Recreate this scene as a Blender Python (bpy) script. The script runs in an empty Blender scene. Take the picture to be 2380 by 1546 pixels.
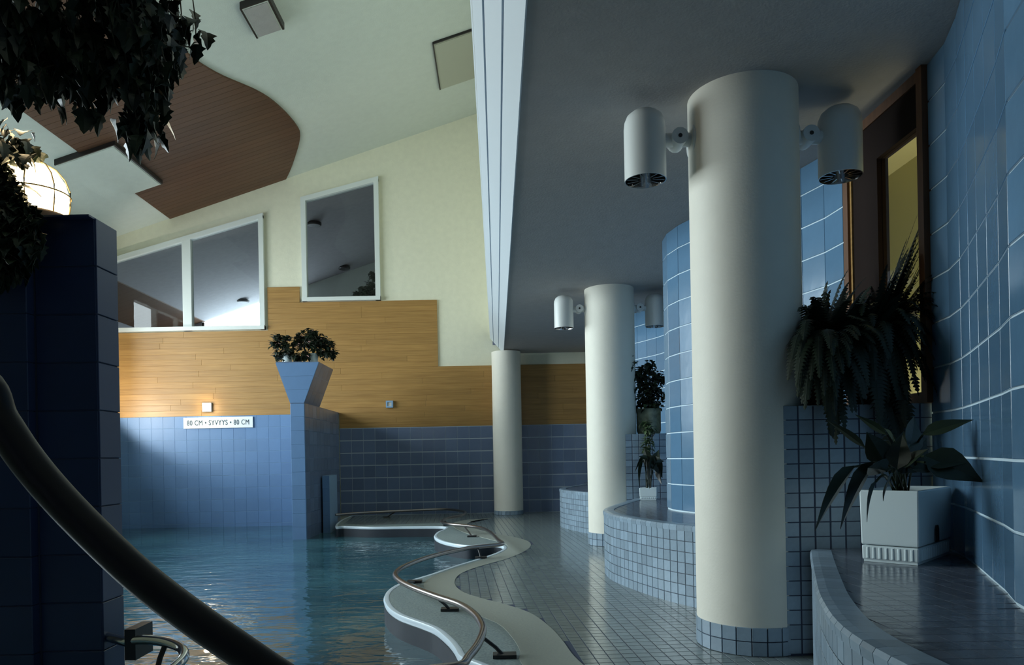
import bpy, bmesh, math, random
from mathutils import Vector, Matrix
random.seed(7)
PI = math.pi
sc = bpy.context.scene
COL = sc.collection

# ------------------------------------------------------------------ camera
F, UX, VY, ROLL, EYE = 1680.0, 1155.0, 1063.0, 0.019, 1.278
cd = bpy.data.cameras.new('camera')
cam = bpy.data.objects.new('camera', cd)
COL.objects.link(cam)
cam.location = (0, 0, EYE)
cam.rotation_euler = (Matrix.Rotation(PI/2, 4, 'X') @ Matrix.Rotation(-ROLL, 4, 'Z')).to_euler()
cd.sensor_width = 36.0
cd.lens = 36.0*F/2380
cd.shift_x = (1190-UX)/2380
cd.shift_y = (VY-773)/2380
cd.clip_start = 0.05
cd.clip_end = 200
sc.camera = cam

# ------------------------------------------------------------------ world, light, exposure
w = bpy.data.worlds.new('world'); sc.world = w; w.use_nodes = True
bg = w.node_tree.nodes['Background']
bg.inputs[0].default_value = (0.42, 0.55, 0.75, 1); bg.inputs[1].default_value = 0.16
def area(name, loc, rot, sx, sy, power, color):
    l = bpy.data.lights.new(name, 'AREA'); l.shape = 'RECTANGLE'; l.size = sx; l.size_y = sy
    l.energy = power; l.color = color
    o = bpy.data.objects.new(name, l); COL.objects.link(o); o.location = loc; o.rotation_euler = rot
    return o
# daylight outside the long window of the left wall
area('window_daylight', (-14.5, 10.0, 5.0), (0, -PI/2, 0), 8.0, 15.0, 4300, (0.80, 0.95, 1.0))
# daylight outside the window of the room beyond the end wall
area('far_room_daylight', (-7.6, 25.6, 5.2), (-PI/2, 0, 0), 4.0, 3.0, 260, (0.85, 0.93, 1.0))
# lit room behind the side window
area('side_room_light', (3.3, 4.6, 1.2), (PI, 0, 0), 0.6, 2.5, 34, (1.0, 0.90, 0.62))
sc.view_settings.view_transform = 'Standard'
sc.view_settings.look = 'None'
sc.view_settings.gamma = 1.0
sc.view_settings.exposure = 0.35
sc.view_settings.use_curve_mapping = False

# ------------------------------------------------------------------ helpers
def ab(u, v):
    du, dv = u-UX, v-VY
    return du-ROLL*dv, dv+ROLL*du
def at(u, v, Y):
    a, b = ab(u, v); return Vector((a*Y/F, Y, EYE-b*Y/F))
def onz(u, v, z=0.0):
    a, b = ab(u, v); Y = (EYE-z)*F/b; return Vector((a*Y/F, Y, z))

def material(name, color, rough=0.5, metal=0.0, vary=0.0, noise=0.0, nscale=8.0, bump=0.0, bscale=40.0,
             color2=None, emit=None, estr=0.0, stretch=(1,1,1), spec=0.5, coat=0.0, voronoi=False):
    m = bpy.data.materials.new(name); m.use_nodes = True
    nt = m.node_tree; N = nt.nodes; L = nt.links
    p = N['Principled BSDF']
    p.inputs['Roughness'].default_value = rough
    p.inputs['Metallic'].default_value = metal
    p.inputs['Specular IOR Level'].default_value = spec
    p.inputs['Coat Weight'].default_value = coat
    p.inputs['Base Color'].default_value = (*color, 1)
    if emit:
        p.inputs['Emission Color'].default_value = (*emit, 1); p.inputs['Emission Strength'].default_value = estr
    tc = N.new('ShaderNodeTexCoord'); mp = N.new('ShaderNodeMapping')
    L.new(tc.outputs['Object'], mp.inputs[0]); mp.inputs['Scale'].default_value = stretch
    out = None
    if noise > 0 or color2:
        if voronoi:
            nz = N.new('ShaderNodeTexVoronoi'); nz.inputs['Scale'].default_value = nscale; fac = nz.outputs['Color']
        else:
            nz = N.new('ShaderNodeTexNoise'); nz.inputs['Scale'].default_value = nscale
            nz.inputs['Detail'].default_value = 6; fac = nz.outputs['Fac']
        L.new(mp.outputs[0], nz.inputs['Vector'])
        cr = N.new('ShaderNodeValToRGB'); L.new(fac, cr.inputs[0])
        c2 = color2 or tuple(c*(1-noise) for c in color)
        cr.color_ramp.elements[0].position = 0.3; cr.color_ramp.elements[1].position = 0.7
        cr.color_ramp.elements[0].color = (*c2, 1); cr.color_ramp.elements[1].color = (*color, 1)
        out = cr.outputs[0]
    if vary > 0:
        oi = N.new('ShaderNodeObjectInfo'); ge = N.new('ShaderNodeNewGeometry')
        ad = N.new('ShaderNodeMath'); ad.operation = 'ADD'
        L.new(oi.outputs['Random'], ad.inputs[0]); L.new(ge.outputs['Random Per Island'], ad.inputs[1])
        fr = N.new('ShaderNodeMath'); fr.operation = 'FRACT'; L.new(ad.outputs[0], fr.inputs[0])
        mr = N.new('ShaderNodeMapRange'); L.new(fr.outputs[0], mr.inputs[0])
        mr.inputs[3].default_value = 1-vary; mr.inputs[4].default_value = 1+vary
        mx = N.new('ShaderNodeVectorMath'); mx.operation = 'SCALE'
        if out: L.new(out, mx.inputs[0])
        else: mx.inputs[0].default_value = color
        L.new(mr.outputs[0], mx.inputs[3]); out = mx.outputs[0]
    if out: L.new(out, p.inputs['Base Color'])
    if bump > 0:
        nb = N.new('ShaderNodeTexNoise'); nb.inputs['Scale'].default_value = bscale; nb.inputs['Detail'].default_value = 4
        L.new(mp.outputs[0], nb.inputs['Vector'])
        bp = N.new('ShaderNodeBump'); bp.inputs['Strength'].default_value = bump; bp.inputs['Distance'].default_value = 0.02
        L.new(nb.outputs['Fac'], bp.inputs['Height']); L.new(bp.outputs[0], p.inputs['Normal'])
    return m

M = {}
M['plaster'] = material('white_plaster', (0.80, 0.78, 0.62), 0.85, noise=0.06, bump=0.1)
M['ceil_left'] = material('ceiling_plaster', (0.66, 0.71, 0.66), 0.9, noise=0.05, bump=0.15, bscale=60)
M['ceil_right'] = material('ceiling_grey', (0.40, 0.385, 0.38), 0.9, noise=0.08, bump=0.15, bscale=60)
M['beam'] = material('beam_white', (0.55, 0.60, 0.64), 0.6)
M['column'] = material('column_cream', (0.82, 0.78, 0.68), 0.6, noise=0.03, bump=0.06, bscale=60)
M['wood'] = material('honey_pine', (0.42, 0.235, 0.07), 0.45, vary=0.08, color2=(0.30, 0.155, 0.042), nscale=2.5, stretch=(0.6, 6, 14), bump=0.05)
M['wood_ceiling'] = material('dark_pine', (0.12, 0.055, 0.026), 0.5, vary=0.10, color2=(0.095, 0.042, 0.021), nscale=2.5, stretch=(0.6, 14, 6), bump=0.05)
M['grout_light'] = material('light_grout', (0.62, 0.76, 0.84), 0.7)
M['grout_dark'] = material('dark_grout', (0.05, 0.065, 0.11), 0.8)
M['grout_wall'] = material('wall_grout', (0.22, 0.35, 0.52), 0.8)
M['grout_back'] = material('pale_joint', (0.40, 0.46, 0.53), 0.8)
M['tile_wall'] = material('blue_wall_tile', (0.11, 0.22, 0.35), 0.16, vary=0.07, noise=0.08, nscale=10, bump=0.05, bscale=9)
M['tile_back'] = material('blue_grey_tile', (0.14, 0.19, 0.30), 0.22, vary=0.12, noise=0.08)
M['tile_pool'] = material('blue_pool_tile', (0.115, 0.225, 0.42), 0.5, vary=0.05, noise=0.05)
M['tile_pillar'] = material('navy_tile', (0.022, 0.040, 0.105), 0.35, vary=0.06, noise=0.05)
M['mosaic'] = material('mosaic_tile', (0.28, 0.37, 0.46), 0.3, vary=0.16, noise=0.12, nscale=30)
M['bench_top'] = material('bench_top_tile', (0.13, 0.15, 0.19), 0.17, vary=0.15, noise=0.1, bump=0.10, bscale=12)
M['floor_tile'] = material('floor_tile', (0.235, 0.28, 0.275), 0.16, vary=0.08, noise=0.12, nscale=14, bump=0.05, bscale=14)
M['terrazzo'] = material('speckled_gutter', (0.30, 0.36, 0.36), 0.5, color2=(0.15, 0.20, 0.21), nscale=55, bump=0.1)
M['band'] = material('beige_stone_band', (0.36, 0.385, 0.335), 0.4, color2=(0.33, 0.35, 0.32), nscale=60, bump=0.08)
M['nosing'] = material('white_nosing', (0.66, 0.76, 0.84), 0.3)
M['chrome'] = material('steel', (0.62, 0.62, 0.62), 0.16, metal=1.0)
M['rail_dark'] = material('brushed_steel_rail', (0.30, 0.27, 0.26), 0.28, metal=1.0)
M['rail_near'] = material('dark_coated_rail', (0.018, 0.015, 0.015), 0.4)
M['black'] = material('black_metal', (0.02, 0.02, 0.022), 0.4)
M['lamp_body'] = material('lamp_enamel', (0.72, 0.74, 0.72), 0.35)
M['frame_white'] = material('white_frame', (0.72, 0.76, 0.74), 0.5)
M['frame_brown'] = material('brown_frame', (0.15, 0.065, 0.028), 0.5, noise=0.3, nscale=6, stretch=(6, 6, 0.6))
M['frame_dark'] = material('dark_board', (0.014, 0.007, 0.005), 0.8, spec=0.15)
M['yellow'] = material('yellow_plaster', (0.68, 0.62, 0.33), 0.9)
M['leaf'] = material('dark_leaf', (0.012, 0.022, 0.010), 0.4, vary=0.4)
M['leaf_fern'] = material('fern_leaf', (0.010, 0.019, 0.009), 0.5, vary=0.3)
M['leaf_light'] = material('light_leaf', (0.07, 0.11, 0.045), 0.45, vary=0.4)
M['flower'] = material('pink_blossom', (0.45, 0.25, 0.22), 0.6, vary=0.3)
M['stem'] = material('stem', (0.06, 0.05, 0.03), 0.6)
M['soil'] = material('soil', (0.02, 0.015, 0.01), 0.95, noise=0.4, nscale=40)
M['pot_white'] = material('white_pot', (0.74, 0.84, 0.86), 0.35)
M['pot_glaze'] = material('olive_glazed_pot', (0.23, 0.25, 0.17), 0.25, noise=0.5, nscale=14)
M['lamp_glass'] = material('lit_lamp_glass', (1, 0.9, 0.7), 0.4, emit=(1.0, 0.78, 0.42), estr=9.0)
M['small_glass'] = material('small_lit_glass', (1, 0.95, 0.85), 0.4, emit=(1.0, 0.9, 0.75), estr=1.2)
M['small_glass_off'] = material('small_dim_glass', (0.5, 0.48, 0.42), 0.4)
M['sky_pane'] = material('daylit_pane', (0.8, 0.9, 1), 0.5, emit=(0.75, 0.9, 1.0), estr=5.0)
M['sign'] = material('sign_white', (0.78, 0.82, 0.84), 0.9, spec=0.1)
M['ink'] = material('sign_ink', (0.06, 0.09, 0.11), 0.9, spec=0.1)
M['bounce_ground'] = material('pale_bounce_ground', (0.62, 0.62, 0.60), 0.8, noise=0.1)  # pale so the unseen ground throws daylight back inside
M['pool_floor'] = material('pool_bottom', (0.10, 0.25, 0.32), 0.5)
def glass(name, color, rough=0.02, alpha=0.25):
    m = bpy.data.materials.new(name); m.use_nodes = True
    nt = m.node_tree; N = nt.nodes; L = nt.links
    for n in list(N): N.remove(n)
    o = N.new('ShaderNodeOutputMaterial'); mx = N.new('ShaderNodeMixShader')
    t = N.new('ShaderNodeBsdfTransparent'); t.inputs[0].default_value = (*color, 1)
    g = N.new('ShaderNodeBsdfGlossy'); g.inputs['Roughness'].default_value = rough
    fr = N.new('ShaderNodeFresnel'); fr.inputs[0].default_value = 1.5
    ge = N.new('ShaderNodeNewGeometry'); sb = N.new('ShaderNodeMath'); sb.operation = 'SUBTRACT'; sb.inputs[0].default_value = 1
    mu = N.new('ShaderNodeMath'); mu.operation = 'MULTIPLY'
    L.new(ge.outputs['Backfacing'], sb.inputs[1]); L.new(sb.outputs[0], mu.inputs[0]); L.new(fr.outputs[0], mu.inputs[1]); L.new(mu.outputs[0], mx.inputs[0]); L.new(t.outputs[0], mx.inputs[1]); L.new(g.outputs[0], mx.inputs[2])
    L.new(mx.outputs[0], o.inputs[0]); return m
M['glass'] = glass('window_glass', (0.85, 0.88, 0.88))
def water_material():
    m = bpy.data.materials.new('pool_water'); m.use_nodes = True
    nt = m.node_tree; N = nt.nodes; L = nt.links
    p = N['Principled BSDF']
    p.inputs['Roughness'].default_value = 0.05; p.inputs['IOR'].default_value = 1.5
    tc = N.new('ShaderNodeTexCoord'); mp = N.new('ShaderNodeMapping'); L.new(tc.outputs['Object'], mp.inputs[0])
    n0 = N.new('ShaderNodeTexNoise'); n0.inputs['Scale'].default_value = 0.6; L.new(mp.outputs[0], n0.inputs['Vector'])
    cr = N.new('ShaderNodeValToRGB'); L.new(n0.outputs['Fac'], cr.inputs[0])
    cr.color_ramp.elements[0].position = 0.35; cr.color_ramp.elements[1].position = 0.65
    cr.color_ramp.elements[0].color = (0.025, 0.075, 0.10, 1); cr.color_ramp.elements[1].color = (0.05, 0.14, 0.175, 1)
    L.new(cr.outputs[0], p.inputs['Base Color'])
    n1 = N.new('ShaderNodeTexNoise'); n1.inputs['Scale'].default_value = 3.2; n1.inputs['Detail'].default_value = 3
    n1.inputs['Distortion'].default_value = 0.5
    mp2 = N.new('ShaderNodeMapping'); mp2.inputs['Scale'].default_value = (0.8, 1.6, 1); L.new(tc.outputs['Object'], mp2.inputs[0])
    L.new(mp2.outputs[0], n1.inputs['Vector'])
    b = N.new('ShaderNodeBump'); b.inputs['Strength'].default_value = 0.32; b.inputs['Distance'].default_value = 0.05
    L.new(n1.outputs['Fac'], b.inputs['Height']); L.new(b.outputs[0], p.inputs['Normal'])
    return m
M['water'] = water_material()

class MB:
    def __init__(s): s.v = []; s.f = []
    def add(s, vs, fs):
        n = len(s.v); s.v += [tuple(p) for p in vs]; s.f += [tuple(i+n for i in f) for f in fs]; return s
    def box(s, x0, x1, y0, y1, z0, z1, mat=None):
        vs = [Vector((x, y, z)) for z in (z0, z1) for (x, y) in ((x0, y0), (x1, y0), (x1, y1), (x0, y1))]
        if mat: vs = [mat @ p for p in vs]
        return s.add(vs, [(3,2,1,0), (4,5,6,7), (0,1,5,4), (1,2,6,5), (2,3,7,6), (3,0,4,7)])
    def bevbox(s, x0, x1, y0, y1, z0, z1, c, face='y', mat=None):
        """box whose face towards -y (or +z) has a small chamfer"""
        vs = []
        if face == 'y':
            for (y, d) in ((y1, 0), (y0+c, 0), (y0, c)):
                vs += [Vector((x0+d, y, z0+d)), Vector((x1-d, y, z0+d)), Vector((x1-d, y, z1-d)), Vector((x0+d, y, z1-d))]
        else:
            for (z, d) in ((z0, 0), (z1-c, 0), (z1, c)):
                vs += [Vector((x0+d, y0+d, z)), Vector((x1-d, y0+d, z)), Vector((x1-d, y1-d, z)), Vector((x0+d, y1-d, z))]
        if mat: vs = [mat @ p for p in vs]
        fs = []
        for k in (0, 4):
            for i in range(4):
                j = (i+1) % 4
                q = (k+i, k+j, k+4+j, k+4+i)
                fs.append(q if face != 'y' else q[::-1])
        cap = (8, 9, 10, 11); bot = (3, 2, 1, 0)
        if face == 'y': cap = cap  ; bot = bot
        fs += [cap, bot]
        return s.add(vs, fs)
    def prism(s, pts, lo, hi, axis='z'):
        """polygon extruded along an axis; pts are 2-D"""
        n = len(pts)
        def mk(p, t):
            return (p[0], p[1], t) if axis == 'z' else ((p[0], t, p[1]) if axis == 'y' else (t, p[0], p[1]))
        vs = [mk(p, lo) for p in pts]+[mk(p, hi) for p in pts]
        fs = [tuple(range(n))[::-1], tuple(range(n, 2*n))]+[(i, (i+1) % n, n+(i+1) % n, n+i) for i in range(n)]
        return s.add(vs, fs)
    def tube(s, pts, r, seg=10, cap=True, radii=None):
        pts = [Vector(p) for p in pts]; n = len(pts); base = len(s.v); vs = []; up = Vector((0, 0, 1))
        for i, p in enumerate(pts):
            t = (pts[min(i+1, n-1)]-pts[max(i-1, 0)]).normalized()
            a = t.cross(up)
            if a.length < 0.05: a = t.cross(Vector((1, 0, 0)))
            a.normalize(); b = a.cross(t); rr = radii[i] if radii else r
            for k in range(seg):
                an = 2*PI*k/seg; vs.append(p+a*math.cos(an)*rr+b*math.sin(an)*rr)
        fs = [(i*seg+k, i*seg+(k+1) % seg, (i+1)*seg+(k+1) % seg, (i+1)*seg+k) for i in range(n-1) for k in range(seg)]
        if cap: fs += [tuple(range(seg))[::-1], tuple((n-1)*seg+k for k in range(seg))]
        return s.add(vs, fs)
    def lathe(s, prof, seg=32, c=(0, 0, 0), a0=0, a1=2*PI):
        n = len(prof); full = abs(a1-a0-2*PI) < 1e-6; ns = seg if full else seg+1
        vs = [(c[0]+r*math.cos(a0+(a1-a0)*k/seg), c[1]+r*math.sin(a0+(a1-a0)*k/seg), c[2]+z) for (r, z) in prof for k in range(ns)]
        fs = [(i*ns+k, i*ns+(k+1) % ns, (i+1)*ns+(k+1) % ns, (i+1)*ns+k) for i in range(n-1) for k in range(ns if full else ns-1)]
        return s.add(vs, fs)
    def ribbon(s, left, right, z0, z1):
        """horizontal strip between two equally long polylines"""
        n = len(left); vs = []
        for z in (z0, z1):
            for p in left: vs.append((p[0], p[1], z))
            for p in right: vs.append((p[0], p[1], z))
        A, B, C, D = 0, n, 2*n, 3*n; fs = []
        for i in range(n-1):
            fs += [(C+i, C+i+1, D+i+1, D+i), (A+i+1, A+i, B+i, B+i+1), (A+i, A+i+1, C+i+1, C+i), (B+i+1, B+i, D+i, D+i+1)]
        fs += [(A, C, D, B), (A+n-1, B+n-1, D+n-1, C+n-1)]
        return s.add(vs, fs)
    def mesh(s, name, m, smooth=False, fix=True):
        me = bpy.data.meshes.new(name); me.from_pydata(s.v, [], s.f)
        if fix:
            bm = bmesh.new(); bm.from_mesh(me)
            big = [f for f in bm.faces if len(f.verts) > 4]
            bmesh.ops.recalc_face_normals(bm, faces=bm.faces)
            if big: bmesh.ops.triangulate(bm, faces=big)
            bm.to_mesh(me); bm.free()
        me.materials.append(m)
        if smooth:
            me.polygons.foreach_set('use_smooth', [True]*len(me.polygons))
            try: me.set_sharp_from_angle(angle=math.radians(45))
            except Exception: pass
        return me
    def build(s, name, m, parent=None, smooth=False, fix=True):
        return link(name, s.mesh(name, m, smooth, fix), parent)
def link(name, me, parent=None, mat=None):
    o = bpy.data.objects.new(name, me); COL.objects.link(o)
    if parent is not None: o.parent = parent
    if mat is not None: o.matrix_local = mat
    return o
def tag(o, label, cat, group=None, kind=None):
    o['label'] = label; o['category'] = cat
    if group: o['group'] = group
    if kind: o['kind'] = kind
    return o
def struct(o): o['kind'] = 'structure'; return o
def thing(name, label, cat, loc=(0, 0, 0), group=None, rz=0):
    o = bpy.data.objects.new(name, None); COL.objects.link(o); o.location = loc; o.rotation_euler = (0, 0, rz)
    o.empty_display_size = 0.1
    return tag(o, label, cat, group)
def sroot(name):
    o = bpy.data.objects.new(name, None); COL.objects.link(o); return struct(o)
def crom(pts, n=8, closed=False):
    P = [Vector(p) for p in pts]; out = []
    m = len(P)
    for i in range(m-1):
        p0, p1, p2, p3 = P[max(i-1, 0)], P[i], P[i+1], P[min(i+2, m-1)]
        for k in range(n):
            t = k/n
            out.append(0.5*((2*p1)+(p2-p0)*t+(2*p0-5*p1+4*p2-p3)*t*t+(3*p1-p0-3*p2+p3)*t**3))
    out.append(P[-1]); return out
def resample(pts, step):
    out = [pts[0]]; acc = 0; last = pts[0]
    for p in pts[1:]:
        d = (p-last).length
        while acc+d >= step:
            t = (step-acc)/d; last = last.lerp(p, t); out.append(last.copy()); d = (p-last).length; acc = 0
        acc += d; last = p
    return out
def inside(poly, x, y):
    c = False; n = len(poly); j = n-1
    for i in range(n):
        xi, yi = poly[i][0], poly[i][1]; xj, yj = poly[j][0], poly[j][1]
        if (yi > y) != (yj > y) and x < (xj-xi)*(y-yi)/(yj-yi)+xi: c = not c
        j = i
    return c

# shared dimensions
H = 3.66               # low ceiling
WZ = -0.20             # water level
YB = 16.6              # end wall
BT = 0.67              # bench top
BLK = 1.567            # planter block height
T = 0.0915             # mosaic module
TW = 0.275             # wall tile module
def hi(x): return 9.296+0.321*x      # sloped high ceiling

# ------------------------------------------------------------------ end wall
wb = MB()
Y0, Y1 = YB+0.03, YB+0.18
W1 = (-8.95, -5.26, 4.31); W2 = (-4.39, -2.60, 4.93)
def top1(x): return 6.85+0.277*(x+5.33)+0.11
def top2(x): return 7.63+0.25*(x+2.72)+0.11
xs = [-9.1, W1[0], W1[1], W2[0], W2[1], -0.05]
for i in range(5):
    a, b = xs[i], xs[i+1]
    if i == 1:
        wb.prism([(a, -1.2), (b, -1.2), (b, W1[2]), (a, W1[2])], Y0, Y1, 'y')
        wb.prism([(a, top1(a)), (b, top1(b)), (b, hi(b)), (a, hi(a))], Y0, Y1, 'y')
    elif i == 3:
        wb.prism([(a, -1.2), (b, -1.2), (b, W2[2]), (a, W2[2])], Y0, Y1, 'y')
        wb.prism([(a, top2(a)), (b, top2(b)), (b, hi(b)), (a, hi(a))], Y0, Y1, 'y')
    else:
        wb.prism([(a, -1.2), (b, -1.2), (b, hi(b)), (a, hi(a))], Y0, Y1, 'y')
wb.prism([(-0.05, -1.2), (3.6, -1.2), (3.6, H+0.2), (-0.05, H+0.2)], Y0, Y1, 'y')
wall_back = struct(wb.build('wall_back', M['plaster']))

# pine boards of the end wall, one board per part
clad = sroot('trim_1'); clad['label'] = 'stepped cladding of honey pine boards on the end wall'
zs = [2.01, 2.123, 2.237, 2.35] + [2.35+0.13*k for k in range(1, 9)] + [3.39+0.1286*k*1.0 for k in range(1, 8)] + [4.29+0.126*k for k in range(1, 6)] + [4.92+0.12*k for k in range(1, 4)]
zs = sorted(set(round(z, 4) for z in zs)); zs = [z for i, z in enumerate(zs) if i == 0 or z-zs[i-1] > 0.05]
for z0, z1 in zip(zs[:-1], zs[1:]):
    zc = (z0+z1)/2
    if zc < 2.35: xa, xb = -3.6, 3.1
    elif zc < 3.39: xa, xb = -9.0, 3.1
    elif zc < 4.28: xa, xb = -9.0, -1.31
    elif zc < 4.92: xa, xb = -5.2, -1.31
    else: xa, xb = -5.2, -4.46
    if zc > 4.88 and zc < 4.93: xa, xb = -5.2, -1.31
    cuts = [xa]; x = xa+random.uniform(1.2, 3.0)
    while x < xb-0.6: cuts.append(x); x += random.uniform(2.2, 3.4)
    cuts.append(xb)
    for a, b in zip(cuts[:-1], cuts[1:]):
        m = MB(); m.bevbox(a+0.001, b-0.001, YB-0.005-random.uniform(0, 0.002), YB+0.03, z0+0.0004, z1-0.0004, 0.002)
        m.build('board', M['wood'], clad)

# tiled parts of the end wall
def tile_mesh(name, wd, ht, m, depth=0.02, c=0.003, face='y'):
    return MB().bevbox(-wd/2, wd/2, -depth, 0, -ht/2, ht/2, c, face).mesh(name, m)
def flat_wall(name, x0, x1, z0, z1, y, step, me, backm, start=None):
    r = sroot(name)
    MB().box(x0, x1, y, YB+0.03, z0, z1).build('backing', backm, r)
    nz = int(round((z1-z0)/step)); nx = int(round((x1-x0)/step))
    sx, sz = (x1-x0)/nx, (z1-z0)/nz
    for i in range(nx):
        for k in range(nz):
            o = link('tile', me, r, Matrix.Translation((x0+sx*(i+0.5), y, z0+sz*(k+0.5))))
    return r
tb = tile_mesh('end_tile', 0.262, 0.262, M['tile_back'], 0.004, 0.0015)
flat_wall('wall_back_lower', -3.6, 3.15, -0.001, 2.008, YB-0.005, 0.275, tb, M['grout_back'])
tp = tile_mesh('pool_tile', 0.267, 0.267, M['tile_pool'], 0.005, 0.002)
flat_wall('wall_pool', -9.0, -3.88, -0.40, 2.348, YB-0.005, 0.275, tp, M['grout_wall'])

# windows in the end wall
def slant_window(name, x0, x1, zb, zt0, zt1, mull=None, fw=0.11):
    r = sroot(name)
    y0, y1 = YB-0.05, YB+0.10
    s = (zt1-zt0)/(x1-x0)
    MB().prism([(x0, zb), (x1, zb), (x1, zb+fw*0.8), (x0, zb+fw*0.8)], y0-0.04, y1, 'y').build('sill', M['frame_white'], r)
    MB().prism([(x0, zt0-fw), (x1, zt1-fw), (x1, zt1), (x0, zt0)], y0, y1, 'y').build('window_header', M['frame_white'], r)
    for a in (x0, x1-fw):
        MB().prism([(a, zb), (a+fw, zb), (a+fw, zt0+s*(a+fw-x0)-fw*0.5), (a, zt0+s*(a-x0)-fw*0.5)], y0+0.002, y1, 'y').build('jamb', M['frame_white'], r)
    cuts = [x0+fw*0.5]
    if mull:
        a, b = mull
        MB().prism([(a, zb), (b, zb), (b, zt0+s*(b-x0)-fw*0.5), (a, zt0+s*(a-x0)-fw*0.5)], y0+0.004, y1, 'y').build('mullion', M['frame_white'], r)
        cuts += [(a+b)/2, (a+b)/2]
    cuts.append(x1-fw*0.5)
    for a, b in zip(cuts[0::2], cuts[1::2]):
        MB().prism([(a, zb+0.03), (b, zb+0.03), (b, zt0+s*(b-x0)-0.05), (a, zt0+s*(a-x0)-0.05)], YB+0.03, YB+0.038, 'y').build('pane', M['glass'], r)
slant_window('window_1', W1[0], W1[1], W1[2], top1(W1[0]), top1(W1[1]), (-7.13, -6.93))
slant_window('window_2', W2[0], W2[1], W2[2], top2(W2[0]), top2(W2[1]))

# the room seen through them
M['ceil_far'] = material('far_room_ceiling', (0.42, 0.41, 0.43), 0.9, noise=0.1)
fr = MB(); fr.prism([(-13, hi(-13)), (-0.3, hi(-0.3)), (-0.3, hi(-0.3)+0.1), (-13, hi(-13)+0.1)], YB+0.2, 26, 'y')
struct(fr.build('ceiling_beyond', M['ceil_far']))
fb = sroot('wall_beyond')
MB().prism([(-13, 2), (-9.95, 2), (-9.95, hi(-9.95)), (-13, hi(-13))], 24.6, 24.75, 'y').build('wall_end', M['ceil_far'], fb)
MB().prism([(-13, 2), (-9.0, 2), (-9.0, 7), (-13, 6)], YB+0.181, YB+0.3, 'y').build('wall_side', M['ceil_far'], fb)  # unseen wall added to keep stray daylight out of this room
MB().prism([(-6.6, 2), (-0.3, 2), (-0.3, hi(-0.3)), (-6.6, hi(-6.6))], 24.6, 24.75, 'y').build('wall_end', M['ceil_left'], fb)
MB().box(-13.1, -13, YB+0.2, 24.7, 2, 6).build('wall_side', M['ceil_far'], fb)
MB().box(-0.3, -0.2, YB+0.2, 24.7, 2, 9.3).build('wall_side', M['ceil_far'], fb)
MB().box(-13, -0.2, YB+0.19, 24.7, 1.9, 2.0).build('landing', M['ceil_far'], fb)
pn = sroot('window_3')
MB().prism([(-9.95, 3.4), (-6.6, 3.4), (-6.6, hi(-6.6)-0.05), (-9.95, hi(-9.95)-0.05)], 24.66, 24.7, 'y').build('pane', M['sky_pane'], pn)
for x in (-9.95, -6.66): MB().box(x, x+0.06, 24.6, 24.66, 3.4, hi(x)-0.05).build('mullion', M['frame_dark'], pn)
cb = sroot('trim_2')
for k in range(26):
    y = YB+0.35+k*0.3
    MB().prism([(-11.4, hi(-11.4)-0.03), (-9.9, hi(-9.9)-0.03), (-9.9, hi(-9.9)-0.001), (-11.4, hi(-11.4)-0.001)], y, y+0.295, 'y').build('board', M['wood_ceiling'], cb)
for (u_, v_, lab) in ((565, 697, 'small dark ceiling spot above the bright patch in the middle upper window pane'), (730, 517, 'small dark ceiling spot at the left edge of the single upper window'), (800, 620, 'small reddish ceiling spot in the middle of the single upper window')):
    a_, b_ = ab(u_, v_); y = 8.018*F/(-b_-0.321*a_); x = a_*y/F
    t = thing('ceiling_spot', lab, 'lamp', (x, y, hi(x)-0.01))
    MB().lathe([(0, -0.08), (0.17, -0.08), (0.2, -0.05), (0.2, 0)], 16).build('housing', M['black'], t)

# ------------------------------------------------------------------ left wall and ceilings
wl = MB()
wl.box(-9.25, -9.0, -3, 16.8, -1.2, 1.8)
wl.prism([(-3, 5.5), (16.8, 5.5), (16.8, 6.7), (-3, 6.7)], -9.25, -9.0, 'x')
for y0, y1 in ((-3, 4.6), (15.2, 16.8)): wl.box(-9.25, -9.0, y0, y1, 1.8, 5.5)
struct(wl.build('wall_left', M['plaster']))
wf = sroot('window_4')
for k in range(9):
    y = 4.6+k*(10.6-0.08)/8
    MB().box(-9.2, -9.05, y, y+0.08, 1.8, 5.5).build('mullion', M['frame_white'], wf)
for z in (1.8, 5.42): MB().box(-9.2, -9.05, 4.6, 15.2, z, z+0.08).build('window_rail', M['frame_white'], wf)

cl = MB(); cl.prism([(-9.25, hi(-9.25)), (-0.08, hi(-0.08)), (-0.08, hi(-0.08)+0.15), (-9.25, hi(-9.25)+0.15)], -3, YB+0.18, 'y')
struct(cl.build('ceiling_left', M['ceil_left']))
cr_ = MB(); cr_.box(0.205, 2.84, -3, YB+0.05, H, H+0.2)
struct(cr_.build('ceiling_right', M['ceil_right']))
struct(MB().box(-0.099, -0.05, -3, YB+0.03, 4.0, hi(-0.1)).build('wall_upper', M['plaster']))
struct(MB().box(-9.1, 3.6, -3.15, -3.0, -0.2, 9.4).build('wall_front', M['tile_pillar']))  # unseen wall added behind the camera, dark to cut bounced light
bm_ = sroot('trim_3')
BL, BR_ = (-0.099, 4.02), (0.205, H-0.002)
def bp(f, d=0): return (BL[0]+(BR_[0]-BL[0])*f-0.79*d, BL[1]+(BR_[1]-BL[1])*f-0.61*d)
for a, b in ((0.0, 0.235), (0.275, 0.60), (0.64, 1.0)):
    MB().prism([bp(a, 0.012), bp(b, 0.012), bp(b, 0.0), bp(a, 0.0)], -3, YB-0.02, 'y').build('beam_board', M['beam'], bm_)
MB().prism([bp(0), bp(1), (0.205, H+0.05), (-0.099, 4.2)], -3, YB-0.02, 'y').build('beam_core', M['grout_wall'], bm_)

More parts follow.
